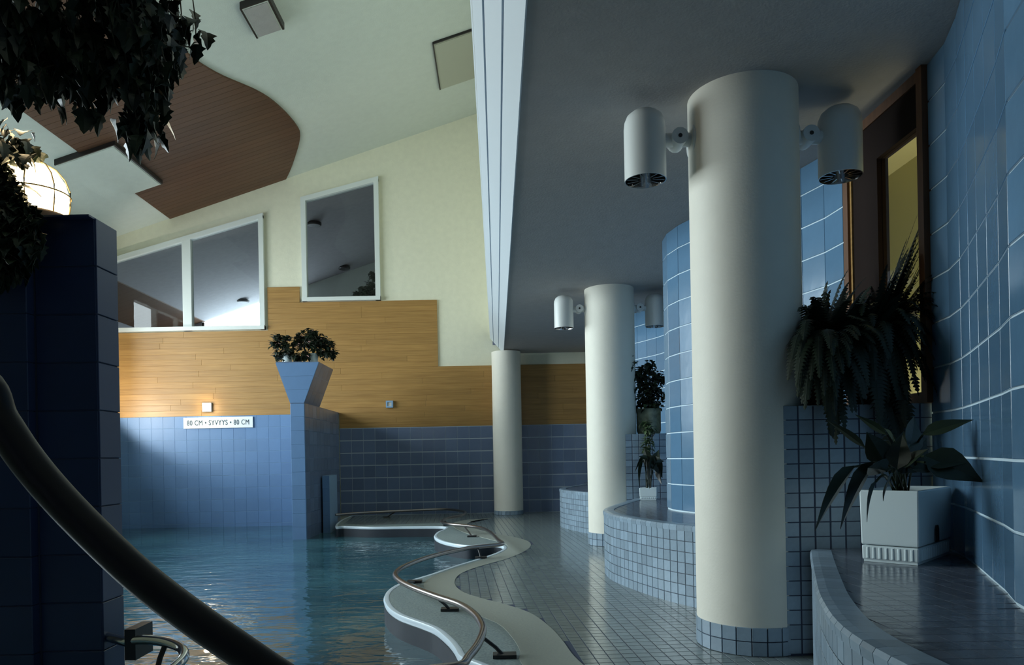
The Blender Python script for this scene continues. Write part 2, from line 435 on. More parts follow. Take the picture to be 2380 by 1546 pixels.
struct(MB().box(-26, -9.26, -6, 26, -0.4, -0.3).build('ground_bounce', M['bounce_ground']))  # unseen ground added outside the window to bounce daylight up to the ceiling
# curved field of dark boards on the high ceiling
curve = crom([(-6.3, 4.0, 0), (-6.0, 6.0, 0), (-5.4, 8.0, 0), (-4.85, 9.3, 0), (-4.70, 10.35, 0), (-4.78, 11.25, 0), (-4.59, 12.08, 0), (-4.17, 13.0, 0), (-3.99, 13.68, 0), (-3.90, 14.55, 0), (-3.98, 15.07, 0), (-4.41, 16.03, 0), (-4.72, 16.6, 0)], 8)
def cx(y):
    for p, q in zip(curve[:-1], curve[1:]):
        if p.y <= y <= q.y: return p.x+(q.x-p.x)*(y-p.y)/(q.y-p.y+1e-9)
    return curve[-1].x
wc = sroot('trim_4')
y = 4.0
while y < 16.55:
    y1 = min(y+0.15, 16.6); g = 0.003
    def zz(x, d): return hi(x)-d
    xa = -7.4; m = MB()
    e0, e1 = cx(y+g), cx(y1-g)
    vs = []
    for d in (0.03, 0.0005):
        vs += [(xa, y+g, zz(xa, d)), (e0, y+g, zz(e0, d)), (e1, y1-g, zz(e1, d)), (xa, y1-g, zz(xa, d))]
    m.add(vs, [(3,2,1,0), (4,5,6,7), (0,1,5,4), (1,2,6,5), (2,3,7,6), (3,0,4,7)])
    m.build('board', M['wood_ceiling'], wc)
    y = y1
def ceil_box(name, label, cat, x0, x1, y0, y1, drop, mat, group=None, dark=None):
    r = thing(name, label, cat, ((x0+x1)/2, (y0+y1)/2, hi((x0+x1)/2)), group)
    o = r.location
    def P(x, z): return (x-o.x, hi(x)-z-o.z)
    MB().prism([P(x0, drop), P(x1, drop), P(x1, 0), P(x0, 0)], y0-o.y, y1-o.y, 'y').build('casing', mat, r)
    e = 0.03
    MB().prism([P(x0+e, drop+0.012), P(x1-e, drop+0.012), P(x1-e, drop-0.001), P(x0+e, drop-0.001)], y0+e-o.y, y1-e-o.y, 'y').build('cover_panel', dark or mat, r)
    for (a, b, c, d) in ((x0-0.015, x0+0.01, y0-0.015, y1), (x1-0.01, x1+0.02, y0-0.015, y1), (x0, x1, y0-0.02, y0+0.005)):
        if x0 < -5 and b < x0+0.02: continue
        MB().prism([P(a, drop+0.004), P(b, drop+0.004), P(b, 0), P(a, 0)], c-o.y, d-o.y, 'y').build('edge_strip', M['rail_near'], r)
M['hatch'] = material('hatch_panel', (0.45, 0.46, 0.38), 0.8)
ceil_box('ceiling_hatch', 'white rectangular ceiling panel overlapping the edge of the dark boards', 'panel', -7.85, -6.78, 13.0, 14.85, 0.10, M['ceil_left'])
ceil_box('ceiling_hatch', 'dark edged square hatch in the high ceiling beside the white beam', 'hatch', -1.03, -0.12, 13.35, 15.0, 0.04, M['hatch'])
ceil_box('ceiling_box', 'small box fixture with a grey face high on the white ceiling', 'fixture', -3.68, -3.27, 10.75, 11.5, 0.10, M['ceil_left'], dark=M['ceil_right'])

# ------------------------------------------------------------------ deck and water
Epx = [(1076,1527),(1060,1505),(1044,1486),(1015,1462),(985,1449),(956,1439),(930,1429),(910,1416),(899,1402),(896,1388),(903,1374),(925,1359),(962,1347),(1005,1334),(1060,1315),(1110,1300),(1150,1287),(1172,1275),(1163,1266),(1130,1265),(1091,1268),(1050,1263),(1022,1255),(1011,1246),(1018,1237),(1035,1229),(1030,1224),(950,1224),(860,1225),(800,1223)]
E = [onz(*p) for p in Epx]
E = [Vector((-9.0, 2.2, 0)), Vector((-5, 2.2, 0)), Vector((-2.2, 2.2, 0)), Vector((-0.9, 2.35, 0)), Vector((-0.25, 2.8, 0)), Vector((0.12, 3.4, 0)), Vector((0.08, 4.0, 0)), Vector((-0.08, 4.4, 0))]+E+[Vector((-3.12, 13.95, 0)), Vector((-3.25, 14.6, 0)), Vector((-3.35, 15.6, 0)), Vector((-3.35, 16.6, 0))]
Ec = crom(E, 6)
Bo = [(1335,1527),(1309,1492),(1279,1459),(1235,1427),(1176,1406),(1118,1391),(1075,1376),(1057,1358),(1063,1340),(1088,1326),(1132,1312),(1176,1300),(1213,1285),(1233,1270),(1226,1258),(1191,1248),(1147,1240),(1105,1229),(1085,1220),(1100,1211),(1141,1205)]
Bi = [(1212,1542),(1208,1512),(1191,1483),(1162,1453),(1126,1436),(1070,1412),(1010,1388),(985,1365),(997,1345),(1040,1328),(1090,1312),(1132,1298),(1168,1284),(1180,1272),(1168,1262),(1130,1252),(1085,1240),(1060,1229),(1050,1220),(1062,1213),(1090,1208)]
Boc = crom([Vector((0.42, 2.6, 0)), Vector((0.56, 3.4, 0)), Vector((0.57, 4.0, 0))]+[onz(*p) for p in Bo], 6)
Bic = crom([Vector((0.2, 2.7, 0)), Vector((0.29, 3.4, 0)), Vector((0.27, 4.0, 0))]+[onz(*p) for p in Bi], 6)
DZ = -0.012
deck = [(p.x, p.y) for p in Ec]+[(3.15, 16.6), (3.15, -3), (-9.0, -3)]
struct(MB().prism(deck, -1.2, DZ+0.010).build('floor', M['terrazzo']))
fl = sroot('floor_paving')
MB().ribbon(Bic, Boc, DZ+0.008, 0.004).build('stone_band', M['band'], fl)
# nosing strip along the pool edge
nos = MB(); off = []
for i, p in enumerate(Ec):
    t = (Ec[min(i+1, len(Ec)-1)]-Ec[max(i-1, 0)]).normalized(); n_ = Vector((t.y, -t.x, 0))
    off.append((p, n_))
prof = [(-0.012, -0.045), (-0.018, -0.018), (-0.008, 0.002), (0.012, 0.004), (0.032, 0.0), (0.032, -0.045)]
vs = [p+n_*a+Vector((0, 0, b)) for (p, n_) in off for (a, b) in prof]
k6 = len(prof); fs = [(i*k6+k, i*k6+(k+1) % k6, (i+1)*k6+(k+1) % k6, (i+1)*k6+k) for i in range(len(off)-1) for k in range(k6)]
nos.add(vs, fs).build('pool_edge_nosing', M['nosing'], fl, smooth=True)
M['pool_riser'] = material('dark_pool_riser', (0.018, 0.026, 0.04), 0.6, noise=0.2)
rs = MB(); nn = len(off)
rs.add([p+n_*d+Vector((0, 0, z)) for z in (-1.19, -0.05) for d in (-0.012, 0.01) for (p, n_) in off], [(i, i+1, 2*nn+i+1, 2*nn+i) for i in range(nn-1)]+[(nn+i, 3*nn+i, 3*nn+i+1, nn+i+1) for i in range(nn-1)])
rs.build('pool_riser', M['pool_riser'], fl, smooth=True)
# floor tiles
def benchx(s):
    P = BX
    for p, q in zip(P[:-1], P[1:]):
        if p[0] <= s <= q[0]: return p[1]+(q[1]-p[1])*(s-p[0])/(q[0]-p[0])
    return P[0][1] if s < P[0][0] else P[-1][1]
BXc = crom([Vector((x, s, 0)) for s, x in ((-4.55, 2.25), (-4.3, 1.80), (-4.07, 1.63), (-3.78, 1.47), (-3.46, 1.35), (-3.03, 1.225), (-2.62, 1.15), (-2.1, 1.17), (-1.57, 1.32), (-0.98, 1.55), (-0.3, 1.83), (0.0, 1.96))], 8)
BX = [(p.y, p.x) for p in BXc]
MODS = [4.515, 10.065, 15.615]
tiled = [(p.x, p.y) for p in Boc if p.y > 3.3]+[(-0.5, 14.3), (-2.6, 14.2), (-3.1, 14.6), (-3.3, 16.55), (3.0, 16.55), (3.0, 3.3)]
cells = []
ang = 0.06; ca, sa = math.cos(ang), math.sin(ang)
for i in range(-60, 60):
    for j in range(0, 200):
        lx, ly = i*T, 3.3+j*T
        x, y = lx*ca-(ly-3)*sa+0.55, lx*sa+(ly-3)*ca+3
        if not inside(tiled, x, y): continue
        for b in MODS:
            if b-4.55 < y < b and x > benchx(y-b)+0.06: break
            if b <= y < b+1.0 and x > 1.8 and b < 15: break
        else:
            cells.append((y, x))
def foot(c):
    y, x = c
    a, b = x*F/y, EYE*F/y
    return abs(a) < 1250 and b < 500
vis = sorted([c for c in cells if foot(c)])
near = vis[:300]; nearset = set(near)
ftm = MB().bevbox(-T/2+0.003, T/2-0.003, -T/2+0.003, T/2-0.003, -0.010, 0.0, 0.0015, 'z').mesh('floor_tile', M['floor_tile'])
RZ = Matrix.Rotation(ang, 4, 'Z')
MB().prism(tiled, DZ-0.002+0.010, DZ+0.0105, 'z').build('grout_bed', M['grout_dark'], fl)
for (y, x) in near: link('tile', ftm, fl, Matrix.Translation((x, y, 0)) @ RZ)
st = MB()
for c in cells:
    if c in nearset: continue
    y, x = c; mt = Matrix.Translation((x, y, 0)) @ RZ; h = T/2-0.003
    st.add([mt @ Vector(v) for v in ((-h,-h,-0.01),(h,-h,-0.01),(h,h,-0.01),(-h,h,-0.01),(-h,-h,0),(h,-h,0),(h,h,0),(-h,h,0))], [(4,5,6,7),(0,1,5,4),(1,2,6,5),(2,3,7,6),(3,0,4,7)])
o = st.build('far_floor_tiles', M['floor_tile'], fl, fix=False); o['kind'] = 'stuff'
# water
wp = [(-9.0, 2.2)]+[(p.x+n_.x*0.0, p.y) for p, n_ in off[1:]]+[(-3.35, 16.59), (-9.0, 16.59)]
water = MB().prism(wp, WZ-0.02, WZ).build('pool_water', M['water'])
tag(water, 'dark rippled pool water with blue reflections', 'water', kind='stuff')
struct(MB().box(-9.0, 0.8, 1.8, 16.6, -1.3, -1.2).build('floor_pool', M['pool_floor']))

# ------------------------------------------------------------------ wavy right wall
WP = crom([Vector((x, s, 0)) for s, x in ((1.02, 2.70), (1.30, 2.68), (1.58, 2.60), (2.2, 2.33), (2.87, 1.99), (3.35, 1.88), (3.70, 1.94), (3.95, 2.07), (4.24, 2.21), (4.57, 2.37), (4.97, 2.56), (5.25, 2.67), (5.50, 2.72), (5.54, 2.722))], 10)
wtm = tile_mesh('wall_tile', TW-0.011, TW-0.012, M['tile_wall'], 0.009, 0.002)
rows = 10
def wavy(name, base, s0, s1, zlo):
    r = sroot(name)
    pts = [Vector((p.x, p.y+base, 0)) for p in WP if s0 <= p.y <= s1]
    Lw = sum((a-b).length for a, b in zip(pts[:-1], pts[1:])); nt_ = round(Lw/TW)
    q = resample(pts, Lw/nt_*0.9995)
    if (q[-1]-pts[-1]).length > 0.05: q.append(pts[-1])
    else: q[-1] = pts[-1]
    MB().ribbon(q, [p+Vector((0.16, 0, 0)) for p in q], zlo, H).build('backing', M['grout_light'], r)
    for a, b in zip(q[:-1], q[1:]):
        d = (b-a); an = math.atan2(d.y, d.x)
        c = (a+b)/2
        # local -y must point to the pool side (towards -x)
        rot = Matrix.Rotation(an, 4, 'Z')
        if (rot @ Vector((0, -1, 0))).x > 0: rot = Matrix.Rotation(an+PI, 4, 'Z')
        nrm = rot @ Vector((0, -1, 0))
        for k in range(rows):
            z = 0.678+TW*(k+0.5)
            link('tile', wtm, r, Matrix.Translation((c.x+nrm.x*0.0, c.y+nrm.y*0.0, z)) @ rot)
    # cut top course
    tm = MB().bevbox(-TW/2+0.004, TW/2-0.004, -0.009, 0, -0.112, 0.112, 0.002).mesh('cut_tile', M['tile_wall'])
    for a, b in zip(q[:-1], q[1:]):
        d = (b-a); an = math.atan2(d.y, d.x); c = (a+b)/2
        rot = Matrix.Rotation(an, 4, 'Z')
        if (rot @ Vector((0, -1, 0))).x > 0: rot = Matrix.Rotation(an+PI, 4, 'Z')
        link('tile', tm, r, Matrix.Translation((c.x, c.y, 3.545)) @ rot)
    return r
wavy('wall_right', 4.515-5.55, 1.02, 5.54, BT-0.02)
wavy('wall_right_middle', 4.515, 1.02, 5.54, BT-0.02)
wavy('wall_right_far', 10.065, 1.02, 5.54, BT-0.02)
# outer walls behind the wavy one
struct(MB().box(3.45, 3.6, -3, YB+0.05, 0, H+0.1).build('wall_side_room', M['yellow']))
struct(MB().box(2.84, 3.6, -3, YB+0.05, H-0.001, H+0.2).build('ceiling_side_room', M['yellow']))
struct(MB().box(1.9, 3.45, 0.0, 0.02, 0, H).build('wall_side_end', M['ceil_right']))

# side windows between the wave crests
def side_window(name, b):
    r = sroot(name)
    y0, y1, z0 = b-0.04, b+1.02, BLK
    x = 2.70
    for (ya, yb_) in ((y0, y0+0.06), (y1-0.10, y1-0.03)):
        MB().box(x-0.03, x+0.14, ya, yb_, z0, H).build('jamb', M['frame_brown'], r)
    MB().box(x-0.012, x+0.10, y0+0.06, y1-0.10, H-0.07, H).build('window_header', M['frame_brown'], r)
    MB().box(x-0.02, x+0.14, y0+0.06, y1-0.10, z0, z0+0.07).build('sill', M['frame_brown'], r)
    MB().box(x+0.0, x+0.08, y0+0.06, y1-0.10, 3.32, H-0.07).build('head_board', M['frame_dark'], r)
    MB().box(x+0.0, x+0.08, y1-0.47, y1-0.10, z0+0.07, 3.32).build('side_board', M['frame_dark'], r)
    MB().box(x+0.03, x+0.036, y0+0.06, y1-0.47, z0+0.07, 3.32).build('pane', M['glass'], r)
    MB().box(x-0.012, x+0.012, y1-0.125, y1-0.10, z0, H).build('bead', M['wood'], r)
side_window('window_5', 4.515)
side_window('window_6', 10.065)

# ------------------------------------------------------------------ planter blocks
mt = tile_mesh('mosaic_tile', T-0.006, T-0.006, M['mosaic'], 0.006, 0.0015)
def block(b, label, cx0):
    r = thing('planter_block', label, 'planter', (1.79, b, 0), None)
    W, D = 2.745-1.79, 1.0
    ccx, ccy, cr = cx0-1.79, 0.34 if b < 6 else 0.335, 0.356
    a0 = math.atan2(-math.sqrt(max(0, cr**2-(ccx-0.004)**2)), 0.004-ccx); arc = []
    if ccy-math.sqrt(cr**2-(0.004-ccx)**2) < 0.006: a0 = math.asin((0.006-ccy)/cr)
    a1 = math.acos((0.004-ccx)/cr)
    for k in range(17):
        aa = a0+(a1-a0)*k/16; arc.append((ccx+cr*math.cos(aa), ccy+cr*math.sin(aa)))
    MB().prism(arc+[(0.004, D), (W, D), (W, 0.006)], 0, BLK-0.008).build('core', M['grout_dark'], r)
    nx = 10; nz = int(BLK/T)
    for i in range(nx):
        for k in range(nz):
            z = BLK-T*(k+0.5)
            link('tile', mt, r, Matrix.Translation((W/nx*(i+0.5), 0.008, z)))
    L = MB()
    for i in range(nx):
        for k in range(int(D/T)):
            if (T*(i+0.5)-ccx)**2+(T*(k+0.5)-ccy)**2 < (cr+0.05)**2: continue
            L.box(W/nx*i+0.003, W/nx*(i+1)-0.003, 0.01+T*k+0.003, 0.01+T*(k+1)-0.003, BLK-0.009, BLK)
    o = L.build('top_tiles', M['mosaic'], r); o['kind'] = 'stuff'
    return r
block(MODS[0], 'waist-high tiled planter block behind the nearest column, under dark ferns', 1.688)
block(MODS[1], 'waist-high tiled planter block behind the middle column, with an olive pot on top', 1.655)

# ------------------------------------------------------------------ curved benches
def bench(b, label, s_lo=-4.5, s_hi=0.0, X1=3.1):
    r = thing('curved_bench', label, 'bench', (0, b, 0))
    pts = [Vector((p.x, p.y, 0)) for p in BXc if s_lo-0.1 <= p.y <= s_hi]
    poly = [(p.x+0.008, p.y) for p in pts]+[(2.72, 0.0 if b < 15 else 0.9), (2.72, -4.5)]
    if b > 15: poly = [(p.x+0.008, p.y) for p in pts]+[(1.99, 0.95), (2.72, 0.95), (2.72, -4.5)]
    # keep the top inside the wavy wall
    wav = [(p.x+0.02, p.y-5.55) for p in WP if p.y-5.55 < -0.05]
    poly = [(p.x+0.008, p.y) for p in pts]+([(1.99, 0.95), (2.72, 0.95)] if b > 15 else [(2.7, 0.0)])+[q for q in wav[::-1]]
    MB().prism(poly, 0, BT-0.0015).build('core', M['bench_top'], r)
    q = resample(pts, T); n = 0
    near_first = sorted(range(len(q)-1), key=lambda i: -q[i].y) if b < 6 else sorted(range(len(q)-1), key=lambda i: q[i].y)
    if b < 6: near_first = [i for i in near_first if True]
    rest = MB(); nrow = 7
    for i in near_first:
        a, c = q[i], q[i+1]; d = c-a; an = math.atan2(d.y, d.x); mid = (a+c)/2
        rot = Matrix.Rotation(an, 4, 'Z')
        if (rot @ Vector((0, -1, 0))).x > 0: rot = Matrix.Rotation(an+PI, 4, 'Z')
        for k in range(nrow):
            z = T*(k+0.5)-0.01
            mm = Matrix.Translation((mid.x, mid.y, z)) @ rot
            if n < 260: link('tile', mt, r, mm); n += 1
            else: rest.box(-T/2+0.003, T/2-0.003, -0.006, 0, -T/2+0.003, T/2-0.003, mm)
        # nosing piece: bullnose over the edge
        mm = Matrix.Translation((mid.x, mid.y, BT)) @ rot
        g = T/2-0.0015
        prof = [(-0.010, -0.045), (-0.014, -0.012), (-0.004, 0.004), (0.03, 0.008), (0.105, 0.006), (0.105, -0.02), (0.0, -0.045)]
        vs = [mm @ Vector((sx*(g), py, pz)) for sx in (-1, 1) for (py, pz) in prof]; k7 = len(prof)
        nb = MB().add(vs, [tuple(range(k7)), tuple(range(k7, 2*k7))[::-1]]+[(i2, (i2+1) % k7, k7+(i2+1) % k7, k7+i2) for i2 in range(k7)])
        nb.build('nosing_tile', M['mosaic'], r)
    if rest.v:
        o = rest.build('hidden_riser_tiles', M['mosaic'], r); o['kind'] = 'stuff'
    tt = MB()
    for i in range(0, 22):
        for j in range(-50, 11):
            x, y = 1.1+i*T, j*T
            if inside(poly, x-0.09, y) and inside(poly, x, y-T/2) and inside(poly, x, y+T/2) and inside(poly, x+T/2, y):
                tt.box(x-T/2+0.0015, x+T/2-0.0015, y-T/2+0.0015, y+T/2-0.0015, BT-0.010, BT)
    o = tt.build('seat_tiles', M['bench_top'], r); o['kind'] = 'stuff'
    return r
bench(MODS[0], 'nearest curved tiled bench at lower right, with the large white planter on it')
bench(MODS[1], 'curved tiled bench between the nearest and the middle column')
bench(MODS[2], 'farthest curved tiled bench, left of the middle column')

# ------------------------------------------------------------------ columns
def column(x, y, r_, label, top, base_rows=2, ntile=24, bright=False):
    c = thing('column', label, 'column', (x, y, 0))
    bh = T*base_rows
    MB().lathe([(0, bh-0.01), (r_, bh-0.01), (r_, top), (0, top)], 64).build('shaft', M['column'], c, smooth=True)
    MB().lathe([(0, 0), (r_-0.006, 0), (r_-0.006, bh), (0, bh)], 48).build('base_core', M['grout_dark'], c, smooth=True)
    n = int(2*PI*r_/T)
    wd = 2*r_*math.sin(PI/n)-0.006
    me = MB().bevbox(-wd/2, wd/2, -0.004, 0.006, -T/2+0.003, T/2-0.003, 0.0015).mesh('base_tile', M['mosaic'])
    for k in range(n):
        a = 2*PI*k/n+0.06
        for j in range(base_rows):
            rot = Matrix.Rotation(a+PI/2, 4, 'Z')
            link('tile', me, c, Matrix.Translation((r_*math.cos(a), r_*math.sin(a), T*(j+0.5))) @ rot)
    return c
column(1.688, 4.855, 0.353, 'nearest thick cream round column, right of centre', H)
column(1.655, 10.40, 0.353, 'middle cream round column in front of the brown boards', H)
column(0.245, 16.22, 0.325, 'farthest and thinnest looking cream column, under the end of the white beam', H-0.03, 1)

# ------------------------------------------------------------------ spotlights on the columns
def spot(x, y, z, side, label):
    """side = -1: lamp left of its column"""
    t = thing('column_spotlight', label, 'lamp', (x, y, z), 'cylinder spotlights on the columns' if False else None)
    R = 0.138
    MB().lathe([(R, -0.22), (R, 0.13), (R*0.97, 0.17), (R*0.85, 0.21), (R*0.6, 0.238), (R*0.3, 0.25), (0.0, 0.253)], 32).build('housing', M['lamp_body'], t, smooth=True)
    g = MB()
    g.lathe([(R, -0.22), (R-0.006, -0.22), (R-0.02, -0.12), (0.05, -0.02), (0, -0.02)], 32)
    g.build('reflector', M['chrome'], t, smooth=True)
    v = MB()
    for k in range(12):
        rot = Matrix.Rotation(2*PI*k/12, 4, 'Z')
        v.box(0.05, R-0.012, -0.003, 0.003, -0.213, -0.13, rot)
    o = v.build('louvre_vanes', M['chrome'], t)
    MB().lathe([(0, -0.12), (0.045, -0.10), (0.05, -0.06), (0.04, -0.02)], 16).build('bulb', M['small_glass_off'], t, smooth=True)
    s = -side
    gap = 0.69-0.353-0.0
    x0, x1 = s*R*0.9, s*(gap-0.02)
    MB().tube([(x0, 0, 0.05), ((x0+x1)/2, 0, 0.05), (x1, 0, 0.05)], 0.045, 16).build('arm', M['lamp_body'], t, smooth=True)
    kn = MB().tube([((x0+x1)/2, -0.075, 0.05), ((x0+x1)/2, 0.075, 0.05)], 0.055, 16).build('pivot', M['lamp_body'], t, smooth=True)
    MB().tube([((x0+x1)/2, -0.078, 0.05), ((x0+x1)/2, -0.070, 0.05)], 0.014, 8).build('screw', M['black'], kn)
    pl = MB().tube([(s*(gap-0.03), 0, 0.04), (s*(gap+0.02), 0, 0.04)], 0.105, 24).build('mounting_plate', M['lamp_body'], t, smooth=True)
    return t
for (cxx, cy, nm) in ((1.688, 4.855, 'nearest'), (1.655, 10.40, 'middle')):
    spot(cxx-0.655, cy, 3.335, -1, 'white cylinder spotlight on the left of the %s column' % nm)
    spot(cxx+0.655, cy, 3.335, 1, 'shaded cylinder spotlight on the right of the %s column' % nm)

# ------------------------------------------------------------------ dark pillar on the left and its lamp
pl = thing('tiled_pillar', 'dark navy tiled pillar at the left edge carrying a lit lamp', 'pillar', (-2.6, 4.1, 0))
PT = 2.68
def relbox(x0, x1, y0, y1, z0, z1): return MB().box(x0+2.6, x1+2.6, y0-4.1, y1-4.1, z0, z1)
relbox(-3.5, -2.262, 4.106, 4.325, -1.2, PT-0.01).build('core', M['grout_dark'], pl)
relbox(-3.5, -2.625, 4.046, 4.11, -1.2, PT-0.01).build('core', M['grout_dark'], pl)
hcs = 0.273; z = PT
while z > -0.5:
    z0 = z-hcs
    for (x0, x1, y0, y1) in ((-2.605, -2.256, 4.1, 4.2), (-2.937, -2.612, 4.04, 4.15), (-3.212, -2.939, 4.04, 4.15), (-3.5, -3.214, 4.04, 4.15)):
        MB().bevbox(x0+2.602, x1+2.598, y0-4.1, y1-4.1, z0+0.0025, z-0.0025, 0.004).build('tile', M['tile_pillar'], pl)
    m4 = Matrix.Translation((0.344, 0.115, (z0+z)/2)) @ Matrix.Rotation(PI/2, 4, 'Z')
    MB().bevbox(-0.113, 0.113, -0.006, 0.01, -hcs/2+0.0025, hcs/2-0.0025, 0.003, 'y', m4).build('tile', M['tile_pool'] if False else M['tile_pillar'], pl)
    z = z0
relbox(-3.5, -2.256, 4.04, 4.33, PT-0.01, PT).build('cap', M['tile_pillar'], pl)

lp = thing('bulkhead_lamp', 'glowing caged dome lamp on top of the dark pillar', 'lamp', (-2.66, 4.19, PT))
MB().lathe([(0, 0), (0.205, 0), (0.205, 0.03), (0.19, 0.045), (0, 0.045)], 32).build('base', M['frame_brown'], lp, smooth=True)
MB().lathe([(0.165, 0.045), (0.178, 0.10), (0.182, 0.18), (0.165, 0.25), (0.125, 0.31), (0.07, 0.34), (0, 0.352)], 32).build('glass_dome', M['lamp_glass'], lp, smooth=True)
M['cage'] = material('lamp_cage', (0.30, 0.22, 0.10), 0.4)
for k in range(4):
    a = PI*k/4+0.35; pts = []
    for (rr, zz_) in ((-0.178, 0.045), (-0.19, 0.12), (-0.19, 0.20), (-0.165, 0.27), (-0.12, 0.325), (-0.06, 0.357), (0, 0.364)): pts.append((rr, zz_))
    pts = pts+[(-p[0], p[1]) for p in pts[:-1][::-1]]
    MB().tube([(p[0]*math.cos(a), p[0]*math.sin(a), p[1]) for p in pts], 0.0045, 6).build('cage_bar', M['cage'], lp, smooth=True)
MB().tube([(0.192*math.cos(2*PI*k/32), 0.192*math.sin(2*PI*k/32), 0.17) for k in range(33)], 0.0045, 6, False).build('cage_ring', M['cage'], lp, smooth=True)
pd = bpy.data.lights.new('lamp_bulb_light', 'POINT'); pd.energy = 8; pd.color = (1, 0.75, 0.42); pd.shadow_soft_size = 0.15
po = bpy.data.objects.new('lamp_bulb_light', pd); COL.objects.link(po); po.location = (-2.66, 4.19, PT+0.62)

# ------------------------------------------------------------------ V-topped tower in the pool
tw = thing('planter_tower', 'slim blue tiled tower flaring to a V top, standing in the pool', 'tower', (-3.74, 13.6, 0))
xL, xR = -0.13, 0.13; yD = YB-0.022-13.6
MB().box(xL+0.006, xR-0.006, 0.006, yD, -1.2, 2.36).build('core', M['grout_wall'], tw)
z = 2.37; hs = 0.26; k = 0
while z > -0.5:
    MB().bevbox(xL, xR, 0.0, 0.05, z-hs+0.002, z-0.002, 0.003).build('tile', M['tile_pool'], tw)
    ny = int(yD/0.28)
    z_top, z_bot = z, z-hs
    for j in range(ny):
        ya = 0.052+j*(yD-0.055)/ny; yb_ = 0.052+(j+1)*(yD-0.055)/ny
        for sx in (1, -1):
            m4 = Matrix.Translation((sx*(0.124), (ya+yb_)/2, (z_top+z_bot)/2)) @ Matrix.Rotation(sx*PI/2, 4, 'Z')
            hw = (yb_-ya)/2-0.002
            MB().bevbox(-hw, hw, -0.006, 0.008, -hs/2+0.002, hs/2-0.002, 0.003, 'y', m4).build('tile', M['tile_back'] if sx == 1 else M['tile_pool'], tw)  # right side gets the duller tile: its shade is put into the colour
    z -= hs
MB().box(xL, xR, 0.0, yD, 2.36, 2.372).build('wall_cap', M['tile_back'], tw)
V = MB()
V.prism([(xL, 2.372), (xR, 2.372), (0.42, 3.12), (-0.39, 3.14)], 0.006, 1.18, 'y'); V.build('vee_core', M['grout_wall'], tw)
nv = 3
for j in range(nv):
    f0, f1 = j/nv, (j+1)/nv
    def vx(f): return (-0.13+(-0.26)*f, 0.13+0.29*f, 2.372+0.758*f)
    a = vx(f0); b = vx(f1)
    MB().prism([(a[0], a[2]+0.002), (a[1], a[2]+0.002), (b[1], b[2]-0.002), (b[0], b[2]-0.002)], -0.002, 0.008, 'y').build('tile', M['tile_pool'], tw)
    for i in range(4):
        y0, y1 = 0.01+i*0.292, 0.01+(i+1)*0.292-0.004
        for s_, (p, q) in ((1, ((a[1], a[2]), (b[1], b[2]))), (-1, ((a[0], a[2]), (b[0], b[2])))):
            e = 0.006*s_
            MB().prism([(p[0], p[1]+0.002), (p[0]+e, p[1]+0.002), (q[0]+e, q[1]-0.002), (q[0], q[1]-0.002)], y0, y1, 'y').build('tile', M['tile_back'] if s_ == 1 else M['tile_pool'], tw)  # right flank of the vee takes the same shade-toned tile
MB().prism([(-0.39, 3.135), (0.42, 3.115), (0.42, 3.14), (-0.39, 3.155)], 0, 1.18, 'y').build('soil_bed', M['tile_back'], tw)
# low pier beside it
lw = thing('low_pier', 'thin low blue pier rising from the water beside the tower', 'pier', (-3.50, 14.75, 0))
MB().box(-0.07, 0.07, 0, 0.7, -1.2, 0.97).build('core', M['grout_wall'], lw)
for k in range(6):
    MB().bevbox(-0.072, 0.072, -0.008, 0.002, 0.97-0.27*(k+1)+0.002, 0.97-0.27*k-0.002, 0.003).build('tile', M['tile_pool'], lw)

# ------------------------------------------------------------------ sign and little wall lights
def text_mesh(body, size, mat, name):
    cu = bpy.data.curves.new(name, 'FONT'); cu.body = body; cu.size = size; cu.align_x = 'CENTER'; cu.align_y = 'CENTER'
    cu.extrude = 0.002; cu.space_character = 1.1
    o = bpy.data.objects.new(name, cu); COL.objects.link(o)
    bpy.context.view_layer.update()
    me = bpy.data.meshes.new_from_object(o.evaluated_get(bpy.context.evaluated_depsgraph_get()))
    bpy.data.objects.remove(o); me.materials.clear(); me.materials.append(mat)
    return me
p0 = at(427, 984, YB-0.03); p1 = at(588, 982, YB-0.03)
sg = thing('depth_sign', 'long white pool depth sign under the pine boards', 'sign', ((p0.x+p1.x)/2, YB-0.021, p0.z))
wd = (p1.x-p0.x)/2
MB().box(-wd, wd, -0.02, 0, -0.125, 0.125).build('board', M['sign'], sg)
tm = text_mesh('80 CM \u2022 SYVYYS \u2022 80 CM', 0.165, M['ink'], 'lettering')
to = link('lettering', tm, sg, Matrix.Translation((0, -0.022, -0.005)) @ Matrix.Rotation(PI/2, 4, 'X'))
xsz = max(v.co.x for v in tm.vertices)-min(v.co.x for v in tm.vertices)
to.scale = (1.42/xsz, 1, 1)
for (u, v, s, lit, lab) in ((483, 947, 0.20, True, 'small square lit wall lamp on the pine boards above the sign'), (906, 940, 0.16, False, 'small square unlit wall lamp right of the tower')):
    p = at(u, v, YB-0.01)
    t = thing('wall_lamp', lab, 'lamp', (p.x, YB-0.006, p.z))
    fm = MB(); h = s/2
    for (a, b, c, d) in ((-h, -h+0.035, -h, h), (h-0.035, h, -h, h), (-h+0.035, h-0.035, -h, -h+0.035), (-h+0.035, h-0.035, h-0.035, h)): fm.box(a, b, -0.07, 0, c, d)
    fm.build('frame', M['frame_white'] if lit else M['grout_wall'], t)
    MB().box(-h+0.035, h-0.035, -0.055, -0.002, -h+0.035, h-0.035).build('diffuser', M['small_glass'] if lit else M['small_glass_off'], t)
def point(name, loc, e, col, r=0.08):
    d = bpy.data.lights.new(name, 'POINT'); d.energy = e; d.color = col; d.shadow_soft_size = r
    o = bpy.data.objects.new(name, d); COL.objects.link(o); o.location = loc
p = at(483, 947, YB-0.01)
